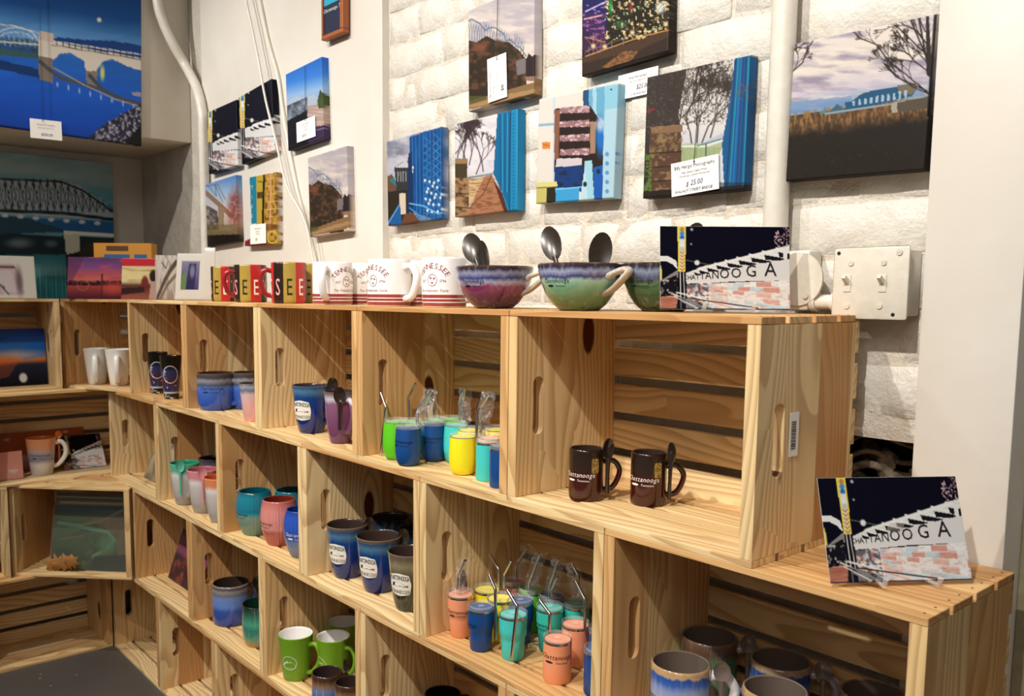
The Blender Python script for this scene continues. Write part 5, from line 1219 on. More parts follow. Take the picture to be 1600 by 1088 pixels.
def p_stonetree(s):                                # 1004..1180 x 87..309
    s.grad([(87, 'd8d2cc'), (200, 'e4e0e0'), (240, 'c8ccd8'), (309, '504030')]); s.poly([(1095, 225), (1135, 205), (1135, 235), (1095, 235)], 'b8c0d4', .8)
    s.poly([(1000, 118), (1075, 98), (1060, 180), (1065, 215), (1000, 300)], '2e2622', .92); s.tex((s.X < 1075) * np.clip((s.fb(3, 3, 9) - .55) * 5, 0, 1) * (s.Y < 210) * .6, '6a6058')
    R = random.Random(8); B = '3a302c'
    for (x, y, a, L_) in ((1088, 235, 1.5, 34), (1082, 235, 1.7, 28), (1096, 225, 1.2, 30), (1060, 200, 1.4, 26), (1070, 180, 1.0, 24), (1110, 215, 1.3, 26), (1085, 190, .8, 24), (1100, 160, 1.2, 20), (1050, 150, 1.4, 20), (1090, 140, 1.7, 18)): s.tree(x, y, a, L_, 2.2, B, 6, R, .6, .8)
    s.tex((s.X > 1060) * (s.X < 1145) * (s.Y < 195) * np.clip((s.fb(2.4, 2.4, 19, 3) - .5) * 6, 0, 1) * .75, '463c34')
    s.poly([(1064, 225), (1130, 222), (1130, 255), (1064, 258)], 'b8c09a'); s.path([(1064, 229), (1100, 229), (1128, 220)], 3.4, 'e6eae4'); s.path([(1090, 228), (1128, 217)], 1.6, '2a7a70'); s.path([(1103, 226), (1103, 250)], 2, '3a4a3a'); s.tex((s.X > 1064) * (s.X < 1130) * (s.Y > 230) * (s.Y < 258) * s.fb(2, 10, 5) * .6, '7a9a5a')
    s.poly([(1130, 228), (1136, 230), (1140, 300), (1112, 300), (1120, 250)], 'd8dce4')
    s.poly([(1016, 199), (1066, 194), (1067, 206), (1018, 209)], '8a6a4c'); s.poly([(1016, 209), (1064, 206), (1066, 306), (1012, 310)], '5a4030'); s.poly([(1016, 199), (1067, 194), (1066, 306), (1012, 310)], '9a7a5a', .9, np.clip((s.fb(6, 5, 3) - .5) * 5, 0, 1)); s.poly([(1018, 212), (1062, 209), (1060, 236), (1018, 238)], '8a7a4a', .7, np.clip((s.fb(4, 4, 6) - .5) * 6, 0, 1))
    for y in (240, 262, 284): s.path([(1014, y), (1064, y - 3)], 1.6, '2c1c14')
    s.tex((s.X < 1018) * (s.Y > 240) * np.clip((s.fb(3, 3, 8) - .4) * 5, 0, 1), '5c7a34'); s.path([(1011, 175), (1022, 170)], 2.4, '9a3028')
    s.poly([(1148, 92), (1186, 84), (1180, 305), (1132, 305), (1128, 225), (1140, 160)], '1a5c94')
    for k in range(9): s.seg((1150 + k * 4, 90), (1134 + k * 5.4, 300), 1.8, ('0f3a6a', '1fa0b4', '1f7fd0', '2a3a6c')[k % 4], .95)
    s.tex((s.X > 1145) * (s.Y > 130) * (s.Y < 155) * np.clip((s.fb(3, 3, 4) - .55) * 5, 0, 1), '7a5a4a'); s.seg((1178, 88), (1170, 304), 2, '2f8ad0'); s.tex((s.Y > 285) * (s.X > 1120) * .5 + 0 * s.X, '1a2030'); s.tex((s.Y > 299 - (s.X - 1004) * .06) * .85 + 0 * s.X, '1c1512')
def p_bluesky(s):                                  # 446..518 x 90..231
    s.grad([(90, '1f62c8'), (130, '3c86e4'), (152, '9ac0ee'), (170, 'a8b8d0'), (235, '3a3040')], slope=-.25, x0=446)
    s.poly([(446, 162), (462, 150), (478, 152), (492, 148), (500, 156), (500, 180), (446, 190)], 'c0ccd8', .9, .4 + .6 * s.fb(4, 4, 3)); s.poly([(446, 166), (480, 152), (482, 200), (446, 232)], '3a4450', .9, np.clip(s.fb(4, 5, 5) * 1.7 - .2, 0, 1))
    s.poly([(480, 166), (517, 160), (517, 200), (482, 206)], 'b89c90'); s.tex((s.X > 480) * (s.Y > 168) * np.clip((s.fb(20, 1.6, 4) - .5) * 5, 0, 1) * .6, 'e4d8d0')
    s.poly([(447, 190), (480, 172), (482, 232), (447, 236)], '14121c'); s.poly([(480, 200), (517, 194), (518, 222), (482, 232)], '3a2c4c'); s.path([(482, 206), (517, 198)], 1.6, '8a7aa0')
    s.poly([(496, 158), (500, 140), (505, 146), (510, 140), (515, 150), (517, 166), (498, 170)], '3a4a28'); s.ell(506, 160, 9, 9, '4a5c34', .9, 3, tex=None)
def p_undertruss(s):                               # 320..374 x 277..384
    s.grad([(275, '5a8cd0'), (300, 'a8c8ec'), (330, 'e4d4d0'), (350, 'c8b0a0'), (384, '1c1410')]); s.path([(318, 298), (345, 322), (362, 338)], 7, '9a7a60'); s.path([(318, 292), (340, 288), (352, 312)], 1, '6a6a70'); s.path([(322, 286), (338, 306), (336, 288), (348, 316)], 1, '6a6a70')
    s.poly([(340, 322), (350, 326), (350, 358), (342, 356)], 'a08870'); s.poly([(318, 318), (340, 330), (342, 360), (318, 360)], '2a2a2c', .8, np.clip(s.fb(5, 5, 3) * 1.8 - .2, 0, 1)); s.ell(368, 326, 11, 30, '8a3a30', .85, 5, tex=np.clip(s.fb(3, 4, 7) * 1.6, 0, 1)); s.poly([(318, 352), (376, 350), (376, 372), (318, 372)], '7a6a3c', .8, s.fb(8, 3, 2) * 1.5); s.poly([(318, 368), (376, 366), (376, 386), (318, 386)], '140e0c')
def p_sign(s):                                     # 380..434 x 272..383 (tall letter sign)
    s.C[:] = hexc('efe9e2'); s.poly([(390, 274), (400, 273), (402, 350), (393, 350)], '1f88a8'); s.poly([(400, 273), (411, 272), (411, 360), (402, 360)], 'c8ac3a'); s.poly([(411, 272), (415, 272), (412, 384), (408, 384)], '241a10')
    s.poly([(414, 272), (436, 270), (436, 386), (412, 384)], 'c89a3a'); s.tex((s.X > 414) * np.clip((s.fb(2.5, 6, 4) - .45) * 5, 0, 1) * .8, '5a3414'); s.seg((423, 272), (422, 360), 4, 'd8a070', .7)
    for k in range(7): s.path([(416, 280 + k * 12), (432, 278 + k * 12)], 1.2, 'e8d070', .8)
    s.poly([(402, 300), (411, 299), (411, 310), (402, 311)], '2a1c10', .7); s.path([(403, 284), (410, 284)], 1.6, '3a6a3a'); s.ell(426, 371, 8, 9, 'e0c858', .9, 1, 2.5); s.poly([(381, 378), (400, 368), (418, 376), (416, 386), (381, 386)], '8a2430'); s.poly([(414, 350), (436, 350), (436, 358), (414, 360)], '6a3a1a', .6)
def cv(name, label, c4, paint, nx, nz, depth=.022, Y=YC, group='small square canvas prints on the wall'):
    return print_obj(name, label, 'canvas print', group, frame_of(c4, (0, Y, 0), (0, -1, 0)), depth, paint, nx, nz)
g7 = 'canvas prints hung on the white walls'
cv('canvas_print', 'large river canvas at the right with bare trees, blue arched bridge and brown reeds', [(1240, 68), (1465, 22), (1443, 264), (1228, 285)], p_river, 150, 150, .022, YC - .006, g7)
cv('canvas_print', 'autumn canvas with roller-coaster-like trusses and a long paper tag, upper middle', [(732, 10), (834, -20), (834, 156), (732, 166)], p_coaster, 90, 120)
cv('canvas_print', 'night city canvas with coloured lights, cut by the top of the picture', [(909, -30), (1046, -72), (1044, 82), (909, 118)], p_nightcity, 110, 110)
cv('canvas_print', 'canvas of a royal blue truss bridge beside a small house', [(604, 220), (688, 199), (690, 343), (606, 352)], p_bluetruss, 90, 120)
cv('canvas_print', 'canvas with bare tree, brown stone path and a sky blue column', [(711, 193), (808, 171), (808, 329), (710, 339)], p_stonepath, 100, 120)
cv('canvas_print', 'canvas with stacked stone pier and pale blue riveted column', [(842, 154), (966, 131), (958, 310), (837, 318)], p_bluecol, 110, 130)
cv('canvas_print', 'canvas with dark tree, stone pillar and deep blue column under a price card', [(1011, 119), (1172, 87), (1162, 298), (1004, 309)], p_stonetree, 140, 160)
def neon_crop(b): return mapto(p_neon, b, (22, -6, 118, 132))
YB2 = .246
cv('canvas_print', 'small neon-roof canvas, left of the pair beside the bent pipe', [(323, 172), (369, 160), (372, 262), (326, 268)], neon_crop((322, 164, 374, 268)), 56, 80, .022, YB2)
cv('canvas_print', 'small neon-roof canvas, right of the pair, crossed by the cable', [(372, 148), (424, 128), (429, 240), (378, 252)], neon_crop((371, 136, 433, 250)), 60, 84, .022, YB2)
cv('canvas_print', 'canvas with bright blue sky above a pale building, paper card low on it', [(446, 114), (502, 91), (506, 220), (450, 232)], p_bluesky, 64, 100, .022, YB2)
cv('canvas_print', 'small canvas looking up under a brown bridge, nearest the corner pipe', [(320, 285), (368, 277), (371, 380), (324, 383)], p_undertruss, 56, 76, .022, YB2)
cv('canvas_print', 'small canvas of a tall yellow letter sign with a paper card', [(381, 276), (430, 272), (432, 382), (382, 384)], p_sign, 56, 76, .022, YB2)
flat_text(bpy.context.scene.objects['canvas_print.011'], [(c_, .016, -.046 - .002 * k, .066 - .0285 * k, 0, .9) for k, c_ in enumerate('TIVOLI')][:5], 'f2ecc0') if 'canvas_print.011' in bpy.data.objects else None
cv('canvas_print', 'autumn canvas with dark trees and curved path hung alone on the smooth board', [(480, 239), (542, 236), (544, 363), (485, 369)], mapto(p_coaster, (480, 240, 546, 367), (732, 2, 838, 166)), 64, 90, .022, YB2)
# framed teal and navy sign at the top, wooden frame
fr = frame_of([(502, -80), (536, -95), (536, 52), (503, 62)], (0, .245, 0), (0, -1, 0))
def p_tealnavy(s): s.grad([(-100, '2aa0c4'), (6, '2aa0c4'), (9, '1c2a44'), (70, '151d34')])
fs_ = empty('framed_picture', fr[0], 0, 'orange wood framed teal and navy picture cut by the top edge', 'picture', None)
Mx = Matrix((fr[1], (fr[1].cross(fr[2])) * (1 if fr[1].cross(fr[2]).y > 0 else -1), fr[2])).transposed().to_4x4(); Mx.translation = fr[0]; fs_.matrix_world = Mx
M['cedar'] = plain('reddish_wood_frame', '9c5426', .5)
bm = bmesh.new(); w_, h_ = fr[3] / 2, fr[4] / 2
for b in ((-w_, w_, -.002, .018, -h_, -h_ + .011), (-w_, w_, -.002, .018, h_ - .011, h_), (-w_, -w_ + .006, -.002, .018, -h_ + .011, h_ - .011), (w_ - .014, w_, -.002, .018, -h_ + .011, h_ - .011)): box(bm, *b)
bevel(bm, .0015); link('frame', mesh(bm, M['cedar'], 35), fs_)
for nm, z0, z1, c_ in (('teal_panel', h_ - .010 - (h_ * 2) * .58, h_ - .010, '2aa0c4'), ('navy_panel', -h_ + .010, h_ - .010 - (h_ * 2) * .58, '18223c')):
    bm = bmesh.new(); box(bm, -w_ + .005, w_ - .013, .004, .012, z0, z1); link(nm, mesh(bm, plain(nm + '_paint', c_, .4)), fs_)
pt_ = flat_text(fs_, [('Chattanooga, TN', .013, -.004, h_ - .012 - (h_ * 2) * .58 - .016, .2, .9)], 'dfe6ea', .0034)
# canvas on the soffit and the one in the recess
f1 = frame_of([(-120, -70), (217, -60), (222, 220), (-120, 188)], (-1.958, 0, 0), (1, 0, 0))
print_obj('canvas_print', 'huge blue twilight bridge canvas hung on the boxed soffit', 'canvas print', None, f1, .026, p_soffit, 170, 150, gain=.9)
f2 = frame_of([(-100, 226), (172, 255), (184, 466), (-100, 470)], (-2.44, 0, 0), (1, 0, 0))
print_obj('canvas_print', 'large teal truss bridge canvas standing in the shaded recess', 'canvas print', None, f2, .022, p_recess, 140, 120, gain=1.25)

# ---- paper tags and cards
def card_tag(label, c4, Yp, lines, col='f6f4f0', string=None, hole=True, x_plane=None, name='price_tag'):
    P0, n = ((0, Yp, 0), (0, -1, 0)) if x_plane is None else ((x_plane, 0, 0), (1, 0, 0))
    c, ux, uz, w_, h_ = frame_of(c4, P0, n); n_ = ux.cross(uz).normalized()
    if n_.dot(c - CAMP) < 0: n_ = -n_
    root = empty(name, c, 0, label, 'price tag', 'paper price tags hanging on the canvases'); Mx = Matrix((ux, n_, uz)).transposed().to_4x4(); Mx.translation = c; root.matrix_world = Mx
    bm = bmesh.new(); box(bm, -w_ / 2, w_ / 2, 0, .0005, -h_ / 2, h_ / 2); link('paper', mesh(bm, M['paper']), root)
    for tx, cl in lines: flat_text(root, [(t_[0], t_[1] * h_, t_[2] * w_, t_[3] * h_) + tuple(t_[4:]) for t_ in tx], cl)
    if hole: bm = bmesh.new(); tube(bm, [(hole[0] * w_ if hole is not True else 0, -.0004, h_ * .42), (hole[0] * w_ if hole is not True else 0, .0007, h_ * .42)], .0016, 10); link('eyelet', mesh(bm, M['black']), root)
    if string is not None:
        q = atp(string[0], string[1], P0, n); d = q - c; a = (d.dot(ux), -.0008, d.dot(uz)); hx = hole[0] * w_ if hole not in (True, False) else 0
        bm = bmesh.new(); tube(bm, [(hx, -.0008, h_ * .42), a], .0006, 6); link('string', mesh(bm, M['black']), root)
    return root
small = [('Billy Hargis Photography', .15, 0, .28, 0, .9), ('High Quality Digital Prints', .085, 0, .13, 0, .95), ('Chattanooga Landmark Photography', .075, 0, .03, 0, .9), ('(423) 555-0100', .08, -.24, -.07, 0, .9)]
small = small[:3]
card_tag('white price card reading 25.00 on the stone pillar canvas', [(1048, 253), (1123, 244), (1123, 297), (1050, 306)], YC - .0035, [(small, '3a3440'), ([('$', .2, -.16, -.27, .3, .8), ('25.00', .22, .04, -.25, .2, .85), ('WALNUT STREET BRIDGE', .12, -.03, -.43, .2, .95)], '2a2a60')], string=(1096, 103), hole=(0.0,))
card_tag('long narrow paper tag hanging on the autumn truss canvas', [(761, 91), (791, 84), (792, 152), (763, 160)], YC - .0035, [([('Billy Hargis Photography', .062, -.34, -.1, 0, .9, PI / 2), ('High Quality Digital Prints', .045, -.16, -.1, 0, .9, PI / 2), ('Chattanooga Landmarks', .045, .02, -.1, 0, .9, PI / 2)], '4a3a3a'), ([('$18', .13, .34, -.26, 0, .9, PI / 2)], '1c1a1c')], string=(778, -12), hole=(.02,))
card_tag('white price card half tucked under the night city canvas', [(965, 121), (1030, 100), (1026, 140), (967, 160)], YC + .0195, [([('Hargis Photography', .13, 0, .25, 0, .8), ('High Quality Digital Prints', .09, 0, .1, 0, .8)], '4a4450'), ([('$25.00', .26, .12, -.22, .2, .8), ('at the Riverfront', .12, .02, -.42, .2, .9)], '24245c')], string=None, hole=False)
card_tag('small white card on the blue sky canvas', [(463, 190), (492, 183), (493, 214), (464, 222)], YB2 - .0035, [([('Hargis Photography', .11, 0, .25, 0, .8), ('Digital Prints', .09, 0, .1, 0, .9), ('Chattanooga', .09, 0, -.02, 0, .9)], '6a6068'), ([('$15.00', .2, -.1, -.34, .2, .8)], 'a03040')], string=(477, 103), hole=(0.0,))
card_tag('small white card low on the tall letter sign canvas', [(391, 352), (415, 349), (416, 380), (391, 382)], YB2 - .0035, [([('Hargis Photography', .10, 0, .25, 0, .8), ('Digital Prints', .09, 0, .1, 0, .9), ('Chattanooga', .09, 0, -.02, 0, .9)], '6a6068'), ([('$15', .18, -.1, -.34, .2, .8)], 'a03040')], hole=False)
card_tag('white card on the bottom edge of the huge twilight bridge canvas', [(46, 184), (96, 191), (97, 221), (48, 214)], None, [([('Hargis Photography', .12, 0, .2, 0, .85), ('High Quality Digital Prints', .08, 0, .04, 0, .9)], '8a8690'), ([('$250.00', .2, .02, -.34, .1, .85)], '2c3a7a')], string=(61, -20), hole=(-.1,), x_plane=-1.9545)

# ---- standing cards and frames
def stand_frame(bl, br, shelf_z, w_, h_, lean, yaw=None):
    """upright card whose lower edge runs from bl to br (3d), leaning back by 'lean'"""
    bl, br = Vector(bl), Vector(br); ux = (br - bl).normalized(); up0 = Vector((0, 0, 1)); nf = ux.cross(up0).normalized()
    if nf.dot(bl - CAMP) > 0: nf = -nf                                        # towards the room
    uz = (up0 * math.cos(lean) - nf * math.sin(lean)).normalized(); c = (bl + br) / 2 + uz * (h_ / 2); c.z = shelf_z + uz.z * h_ / 2 + .0012
    return c, ux, uz, w_, h_
ACR = clear_plastic('clear_acrylic', .22)
def easel(fr, label, group=None):
    c, ux, uz, w_, h_ = fr; nb = Vector((uz.x, uz.y, 0)); nb = nb.normalized() if nb.length > 1e-4 else -ux.cross(uz)
    base = c - uz * (h_ / 2); root = empty('acrylic_easel', (base.x, base.y, base.z - .001), 0, label, 'easel', group)
    for s_ in (-1, 1):
        P = [-nb * .022 + ux * (s_ * w_ * .19) + Vector((0, 0, .012)), -nb * .018 + ux * (s_ * w_ * .19) + Vector((0, 0, .0025)), nb * .045 + ux * (s_ * w_ * .13) + Vector((0, 0, .0025))]
        bm = bmesh.new(); tube(bm, P, .0022, 6, flat=1.4); link('foot', mesh(bm, ACR, 40), root)
    Q = [nb * .045 + Vector((0, 0, .0025)), nb * .016 + Vector((0, 0, h_ * .55))]
    bm = bmesh.new(); tube(bm, Q, .010, 4, flat=.15, up=nb); link('back_rest', mesh(bm, ACR, 40), root); return root
ztop = SH['T']
a_ = at(1031, 486, 1, .075); b_ = at(1236, 486, 1, .250)
ux = (RT - Vector((0, 0, RT.z))).normalized(); mid = at(1133, 485, 1, .13); mid.z = ztop
dep = (mid - CAMP).dot(FW); wc = 203 / FOC * dep; fr = stand_frame(mid - ux * wc / 2, mid + ux * wc / 2, ztop + .004, wc, wc * .645, math.radians(8))
o = print_obj('postcard', 'neon-roof postcard standing on the top crates beside the switch box', 'postcard', 'neon-roof postcards on clear easels', fr, .0006, p_neon, 200, 130, (200, 130), M['gloss'], False, None, None, 'cardback'); neon_letters(o, fr[3], fr[4])
easel(fr, 'clear acrylic easel under the upper neon-roof postcard')
zb = Z2 + H + .0005; q0, q1 = at(1297, 919, 2, zb), at(1519, 913, 2, zb); wc = (q1 - q0).length; fr = stand_frame(q0, q1, zb + .004, wc, wc * .70, math.radians(20))
o = print_obj('postcard', 'neon-roof postcard leaning back on the lower right crate top', 'postcard', 'neon-roof postcards on clear easels', fr, .0006, p_neon, 200, 140, (200, 130), M['gloss'], False, None, None, 'cardback'); neon_letters(o, fr[3], fr[4])
easel(fr, 'clear acrylic easel under the lower right neon-roof postcard')
# things along the back left of the crate tops and in the left crates: cards stand on given planes
def card(name, label, cat, u0, u1, vtop, vbot, shelf, P, n, lean, paint, nx, nz, depth=.003, unit=None, mat='gloss', wrapd=True, hscale=1.0, extra=None):
    z_ = SH[shelf] if isinstance(shelf, str) else shelf
    q0, q1 = atp(u0, vbot, P, n), atp(u1, vbot, P, n); q0.z = q1.z = z_; wc = (q1 - q0).length; mid = (q0 + q1) / 2
    tz = atp((u0 + u1) / 2, vtop, P, n); hh = max(tz.z - z_, .02) / math.cos(lean) * hscale
    return fr_card(name, label, cat, stand_frame(q0, q1, z_, wc, hh, lean), depth, paint, nx, nz, unit, mat, wrapd)
def fr_card(name, label, cat, fr, depth, paint, nx, nz, unit, mat, wrapd): return print_obj(name, label, cat, None, fr, depth, paint, nx, nz, unit, M[mat], wrapd, None, None, 'cardback', .0008)
def p_sunset(s):                                   # unit 100 x 60
    s.grad([(0, '6a4a86'), (14, '9a5aa0'), (26, 'e0706a'), (34, 'f08070'), (38, '4a2030'), (42, 'c05048'), (60, '5a2038')]); s.tex(np.clip((s.fb(22, 5, 3) - .5) * 4, 0, 1) * (s.Y < 34), 'd8607a'); s.poly([(0, 0), (30, 0), (10, 34), (0, 34)], '5a3a6a', .5)
    s.tex((s.Y > 34) * (s.Y < 41) * np.clip((s.fb(5, 3, 5) - .35) * 4, 0, 1), '2c1420'); s.poly([(60, 24), (63, 24), (63, 60), (60, 60)], '5a2028', .8); s.ell(82, 44, 16, 8, 'f06050', .8, 6); s.ell(28, 40, 10, 8, 'c8906a', .6, 1, 1.4)
def p_pier(s):
    s.grad([(0, 'c82838'), (11, 'c82838'), (12, 'e8d49a'), (34, 'f0dca0'), (40, '5a3a30'), (60, 'a85a48')]); s.tex((s.Y > 12) * (s.Y < 38) * np.clip((s.fb(30, 3, 5) - .45) * 4, 0, 1) * .7, 'a88a5a'); s.ell(62, 38, 10, 12, '7a2a24', .95, 2); s.ell(84, 26, 10, 9, '2a1614', 1, 2); s.poly([(78, 34), (92, 34), (96, 60), (74, 60)], 'c8a090'); s.poly([(0, 44), (60, 42), (60, 50), (0, 54)], '3a1c1c')
def p_feather(s):
    s.grad([(0, 'e8ded4'), (60, 'cfc0b0')]); s.path([(8, 58), (40, 36), (70, 20), (96, 10)], 9, '5a4636', .8); s.path([(20, 60), (55, 40), (98, 26)], 6, '8a7058', .8); s.path([(30, 10), (50, 18), (60, 8)], 2, '3a3a3a'); s.tex(np.clip((s.fb(8, 14, 3) - .5) * 4, 0, 1) * .5, '7a6250')
def p_cream(s): s.grad([(0, 'f0eae0'), (60, 'e6dfd2')])
def p_family(s):
    s.C[:] = hexc('f6f2e8'); s.poly([(0, 12), (62, 10), (74, 30), (76, 54), (0, 56)], 'e8c8cc'); s.poly([(0, 14), (66, 14), (60, 18), (0, 20)], '3a3434'); s.poly([(0, 20), (26, 24), (34, 50), (0, 54)], 'd8607a'); s.poly([(24, 22), (56, 20), (68, 52), (40, 54)], 'ecdfe6'); s.path([(24, 34), (40, 44), (48, 54)], 2.5, '3a3038'); s.ell(70, 36, 6, 18, '5a5050', .7, 3); s.ell(8, 22, 8, 4, 'c84a50'); s.ell(30, 18, 6, 5, 'c89080')
def p_purple(s): s.grad([(0, '8a86a0'), (60, '4a3c7c')]); s.poly([(42, 6), (84, 6), (78, 60), (30, 60)], '2a1c54'); s.poly([(4, 34), (30, 18), (30, 60), (0, 60)], '6a8a4a'); s.ell(62, 22, 14, 14, 'd8d4ea', .5, 5)
LX = (1, 0, 0)
# back row of small pictures on the corner crates (they face the room diagonally)
dn = Vector((.78, -.62, 0)).normalized()
def diag(label, name, cat, u0, u1, vt, vb, P, paint, nx, nz, lean=.16, n=dn, **k): return card(name, label, cat, u0, u1, vt, vb, 'T', P, n, lean, paint, nx, nz, unit=(100, 60), **k)
ob = empty('orange_gift_box', (0, 0, 0), 0, 'small orange printed box standing behind the red and pink cards', 'box')
q0, q1 = atp(148, 440, (-2.12, .10, 0), dn), atp(238, 440, (-2.12, .10, 0), dn); q0.z = q1.z = ztop; wb = (q1 - q0).length; hb = atp(190, 380, (-2.12, .10, 0), dn).z - ztop
ux2 = (q1 - q0).normalized(); ob.location = q0; ob.rotation_euler.z = math.atan2(ux2.y, ux2.x)
M['orange'] = plain('orange_carton', 'e8a03a', .45); M['bluep'] = plain('blue_print_patch', '2f74b0', .4); M['brownp'] = plain('brown_print_patch', '6a4628', .4)
bm = bmesh.new(); box(bm, 0, wb, 0, .06, 0, hb); bevel(bm, .001); link('carton', mesh(bm, M['orange'], 35), ob)
for (x0, x1, z0, z1, mm, nm) in ((.18, .62, .60, .80, 'bluep', 'blue_window'), (.70, .92, .58, .80, 'bluep', 'blue_window'), (.22, .60, .86, .95, 'brownp', 'title_band')):
    bm = bmesh.new(); box(bm, wb * x0, wb * x1, -.0008, 0, hb * z0, hb * z1); link(nm, mesh(bm, M[mm]), ob)
def framed(label, u0, u1, vt, vb, P, n, lean, inner, paint, col='f4efe4'):
    o = card('photo_frame', label, 'photo frame', u0, u1, vt, vb, 'T', P, n, lean, p_cream if inner else p_family, 30, 20, .008, (100, 60), 'print')
    if inner:
        w_ = o.dimensions.x; h_ = o.dimensions.z; x0, x1, z0, z1 = inner
        V, F, C_ = [], [], []
        fi = (o.matrix_world @ Vector(((x0 + x1) / 2 * w_, -.0012, (z0 + z1) / 2 * h_)), o.matrix_world.to_3x3() @ Vector((1, 0, 0)), o.matrix_world.to_3x3() @ Vector((0, 0, 1)), (x1 - x0) * w_, (z1 - z0) * h_)
        c_ = print_obj('photo', None, None, None, fi, .001, paint, 40, 40, (100, 60), M['gloss'], True, None, None, 'cardback', .0003); c_.parent = o; c_.matrix_parent_inverse = o.matrix_world.inverted()
        for k_ in ('label', 'category', 'group'):
            if k_ in c_: del c_[k_]
    return o
diag('purple and red sunset skyline card on the corner crate top', 'picture_card', 'picture', 104, 192, 402, 463, (-2.14, -.02, 0), p_sunset, 90, 60)
diag('yellow seaside card with a red header on the corner crate top', 'picture_card', 'picture', 189, 248, 404, 463, (-2.03, .0, 0), p_pier, 70, 60)
diag('brown and cream feather picture beside the red headed card', 'picture_card', 'picture', 243, 277, 399, 464, (-1.90, .03, 0), p_feather, 50, 60, n=Vector((.9, -.43, 0)).normalized())
framed('tilted white frame with a small purple photo, left of the red mugs', 273, 318, 396, 466, (-1.80, .05, 0), Vector((.75, -.66, 0)).normalized(), .22, (-.32, .30, -.28, .34), p_purple)
diag('plain white card standing edge-on between frame and red mugs', 'picture_card', 'picture', 317, 334, 387, 466, (-1.70, .09, 0), p_cream, 10, 10, n=Vector((.75, -.66, 0)).normalized())
framed('white frame with a pink family photo at the far left of the crate top', -30, 58, 400, 463, (-2.22, -.2, 0), Vector(LX), .15, None, None)
# sunset picture in the left wall top crate
def p_bluesunset(s):
    s.grad([(0, '0c2a7c'), (10, '1a58c0'), (22, '3a78b8'), (30, 'c88a5c'), (34, 'e8743a'), (38, '22304a'), (60, '0c0f16')]); s.poly([(60, 26), (100, 6), (100, 30), (70, 33)], '1a6ad0', .7); s.poly([(0, 4), (60, 4), (20, 22), (0, 24)], '0c4a80', .7)
    s.ell(62, 28, 30, 4.5, 'c4b4b8', .9, 3); s.ell(30, 33, 26, 4, 'f07830', .9, 3); s.poly([(20, 36), (60, 36), (46, 50), (24, 54)], 'c85a30', .5); s.ell(66, 52, 5.5, 5, 'f8f6ee', 1, 1)
card('picture_card', 'blue and orange sunset picture in the left wall top crate', 'picture', -40, 75, 515, 600, 'A', (-2.30, 0, 0), LX, .12, p_bluesunset, 80, 60, .006, (100, 60))
# second row, left wall crate
def p_orangecard(s): s.grad([(0, 'b85a2c'), (34, 'c8683a'), (38, 'e8a898'), (60, 'e8988c')]); s.tex(s.fb(40, 4, 3) * .3, '8a3c1c'); s.ell(18, 10, 3, 1.6, 'd8c8d0'); s.ell(80, 6, 3, 1.6, 'd8c8d0')
card('picture_card', 'wide orange picture at the back of the left wall second crate', 'picture', -14, 134, 674, 738, 'B', (-2.36, 0, 0), LX, .08, p_orangecard, 60, 40, .004, (100, 60))
def p_pinkcard(s): s.grad([(0, 'ea9c8c'), (60, 'f0aea0')]); s.ell(70, 42, 14, 4, 'f6e4e0', .9)
card('picture_card', 'plain pink card in front of the orange picture', 'picture', -14, 37, 708, 744, 'B', (-2.22, 0, 0), LX, .1, p_pinkcard, 20, 14, .003, (100, 60))
o = card('postcard', 'small neon-roof postcard lying back in the corner of the second row', 'postcard', 102, 167, 684, 738, 'B', (-2.27, 0, 0), LX, .55, p_neon, 70, 60, .001, (200, 130), wrapd=False)
# third row corner crate: green valley photo in a sleeve, with dry leaves printed at its corner
def p_valley(s):                                   # unit 130 x 100
    s.grad([(0, '4c452a'), (16, '665a34'), (18, '24444e'), (26, '2a4848'), (30, '4c6236'), (100, '283e1c')]); s.tex((s.Y < 16) * s.fb(30, 5, 3) * .8, '6a5a34'); s.tex((s.Y > 24) * np.clip((s.fb(14, 7, 5) - .45) * 3, 0, 1) * .7, '1a3010')
    s.path([(10, 40), (45, 42), (80, 36), (130, 14)], 3, '7a7a58', .8); s.poly([(60, 34), (110, 28), (130, 24), (130, 78), (112, 86), (106, 54), (80, 42)], '8a5a42', .8, .3 + .7 * s.fb(7, 5, 9)); s.path([(8, 40), (60, 46), (92, 50), (104, 60), (88, 74), (70, 82)], 5, '5e8466', .8); s.ell(92, 66, 14, 12, '4e7a5c', .8, 5)
    s.tex((s.Y > 60) * (s.X > 40) * (s.X < 100) * np.clip((s.fb(8, 6, 15) - .5) * 4, 0, 1) * .8, '4a6a1c'); s.poly([(72, 82), (130, 78), (130, 100), (66, 100)], '16240f', .8); s.path([(10, 62), (50, 56)], 3, '6a5a34', .7)
e0 = Vector((-2.186, -.316, 0)); cs, sn = math.cos(PI / 4), math.sin(PI / 4)
def dc(a, b): return e0 + Vector((cs * a - sn * b, sn * a + cs * b, 0))
bl, br = dc(.100, .050), dc(.400, .050)
fr = stand_frame(bl, br, SH['C'], .285, .268, math.radians(13))
o = print_obj('valley_photo', 'green river valley photo in a clear sleeve in the angled corner crate', 'picture', None, fr, .003, p_valley, 120, 96, (130, 100), M['gloss'], True, None, None, 'cardback', .0008)
bm = bmesh.new(); box(bm, -.1465, .1465, -.003, -.0024, -.1355, .1355); link('clear_sleeve', mesh(bm, clear_plastic('clear_sleeve_film', .03, .15)), o)
bpy.data.materials['clear_sleeve_film'].node_tree.nodes['Principled BSDF'].inputs['Specular IOR Level'].default_value = .25
M['leaf'] = plain('dry_orange_leaf', 'a8743c', .7)
R = random.Random(6)
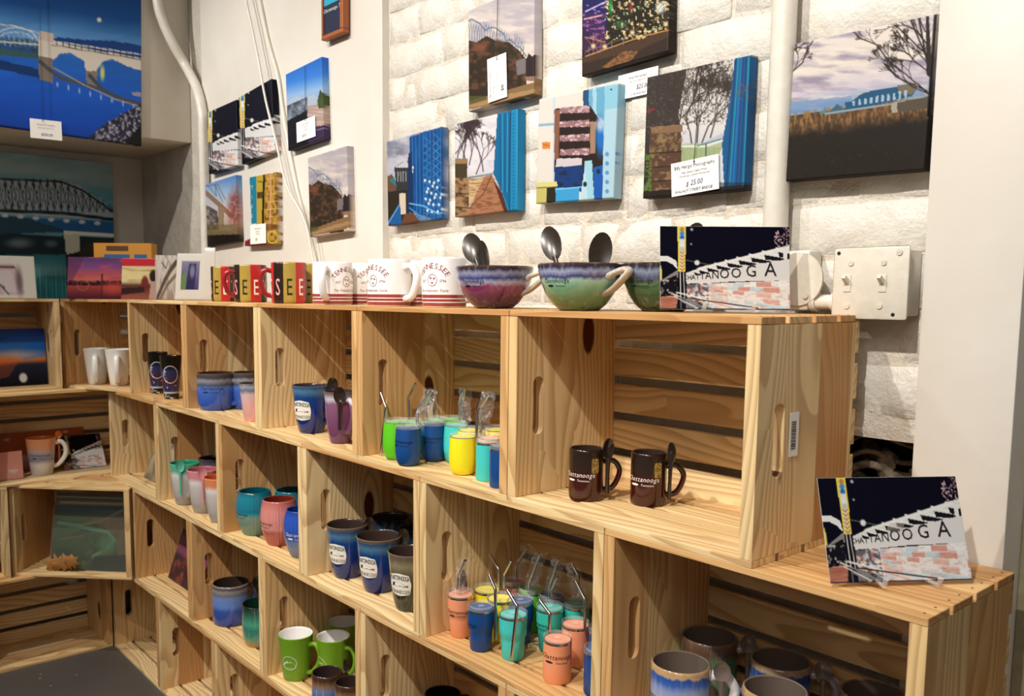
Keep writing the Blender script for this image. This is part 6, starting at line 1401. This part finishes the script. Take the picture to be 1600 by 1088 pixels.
for k, (fx, fz) in enumerate(((-.125, .045), (-.10, .065), (-.07, .03), (-.045, .045))):
    V = [(0, 0, 0)]; n_ = 14
    for j in range(n_):
        a = 2 * PI * j / n_; r_ = (.034 if j % 2 == 0 else .018) * R.uniform(.8, 1.2); V.append((r_ * math.cos(a), -.002 + R.uniform(-.004, .003), r_ * math.sin(a)))
    F = [(0, 1 + j, 1 + (j + 1) % n_) for j in range(n_)]; base = (bl + br) / 2
    nf = Vector((sn, -cs, 0)); loc_ = base + Vector((cs, sn, 0)) * fx + nf * (.012 + .004 * k) + Vector((0, 0, SH['C'] + .022 + .006 * k)); 
    me = pyd(V, F, M['leaf'], 40); lf = link('dry_leaf', me, None, loc_, (0, R.uniform(-.3, .3), PI / 4))
    md = lf.modifiers.new('t', 'SOLIDIFY'); md.thickness = .0012
    tag(lf, ('dry orange leaf at the lower left of the valley photo', 'highest dry leaf leaning on the valley photo', 'dry leaf between two others before the valley photo', 'rightmost dry leaf before the valley photo')[k], 'leaf', 'dry leaves before the valley photo')
# third row: purple and red print leaning in the crate right of it
def p_purplered(s): s.grad([(0, '5a3a6a'), (25, '8a4868'), (32, '3a2c34'), (60, '4a2a34')]); s.ell(66, 26, 30, 9, 'c05a6a', .7, 5); s.tex((s.Y > 32) * np.clip((s.fb(10, 8, 3) - .5) * 4, 0, 1), '9a4a40'); s.ell(90, 50, 10, 8, 'd85a3a', .7, 4)
bl, br = at(257, 896, 2, SH['C']), at(300, 922, 2, SH['C']); 
fr = stand_frame(Vector((-1.805, .085, 0)), Vector((-1.555, .085, 0)), SH['C'], .25, .17, math.radians(20))
print_obj('picture_card', 'purple and red print leaning back in the crate beside the valley photo', 'picture', None, fr, .003, p_purplered, 70, 50, (100, 60), M['gloss'], True, None, None, 'cardback', .0008)
# pale feather-like print in the second row crate nearest the corner
def p_pale(s): s.grad([(0, 'd8cdb8'), (60, 'a89a80')]); s.tex(np.clip((s.fb(7, 12, 3) - .45) * 4, 0, 1) * .7, '6a5a44')
fr = stand_frame(Vector((-1.985, .075, 0)), Vector((-1.735, .075, 0)), SH['B'], .25, .17, math.radians(22))
print_obj('picture_card', 'pale brown print leaning in the second row crate nearest the corner', 'picture', None, fr, .003, p_pale, 50, 36, (100, 60), M['gloss'], True, None, None, 'cardback', .0008)
# translucent tub in the left wall third row crate
TUB = NT('milky_plastic'); TUB.bsdf(Base_Color=srgb('cfcac4'), Roughness=.3, Alpha=.8); TUB = TUB.m
tb = empty('plastic_tub', (-2.29, -.45, SH['C']), 0, 'milky plastic tub in the left wall third row crate', 'tub')
bm = bmesh.new(); box(bm, -.085, .085, -.10, .10, 0, .20); bevel(bm, .012, 3); link('tub_body', mesh(bm, TUB, 40), tb)
bm = bmesh.new(); box(bm, -.092, .092, -.107, .107, .20, .212); bevel(bm, .005, 2); link('tub_lid', mesh(bm, TUB, 40), tb)
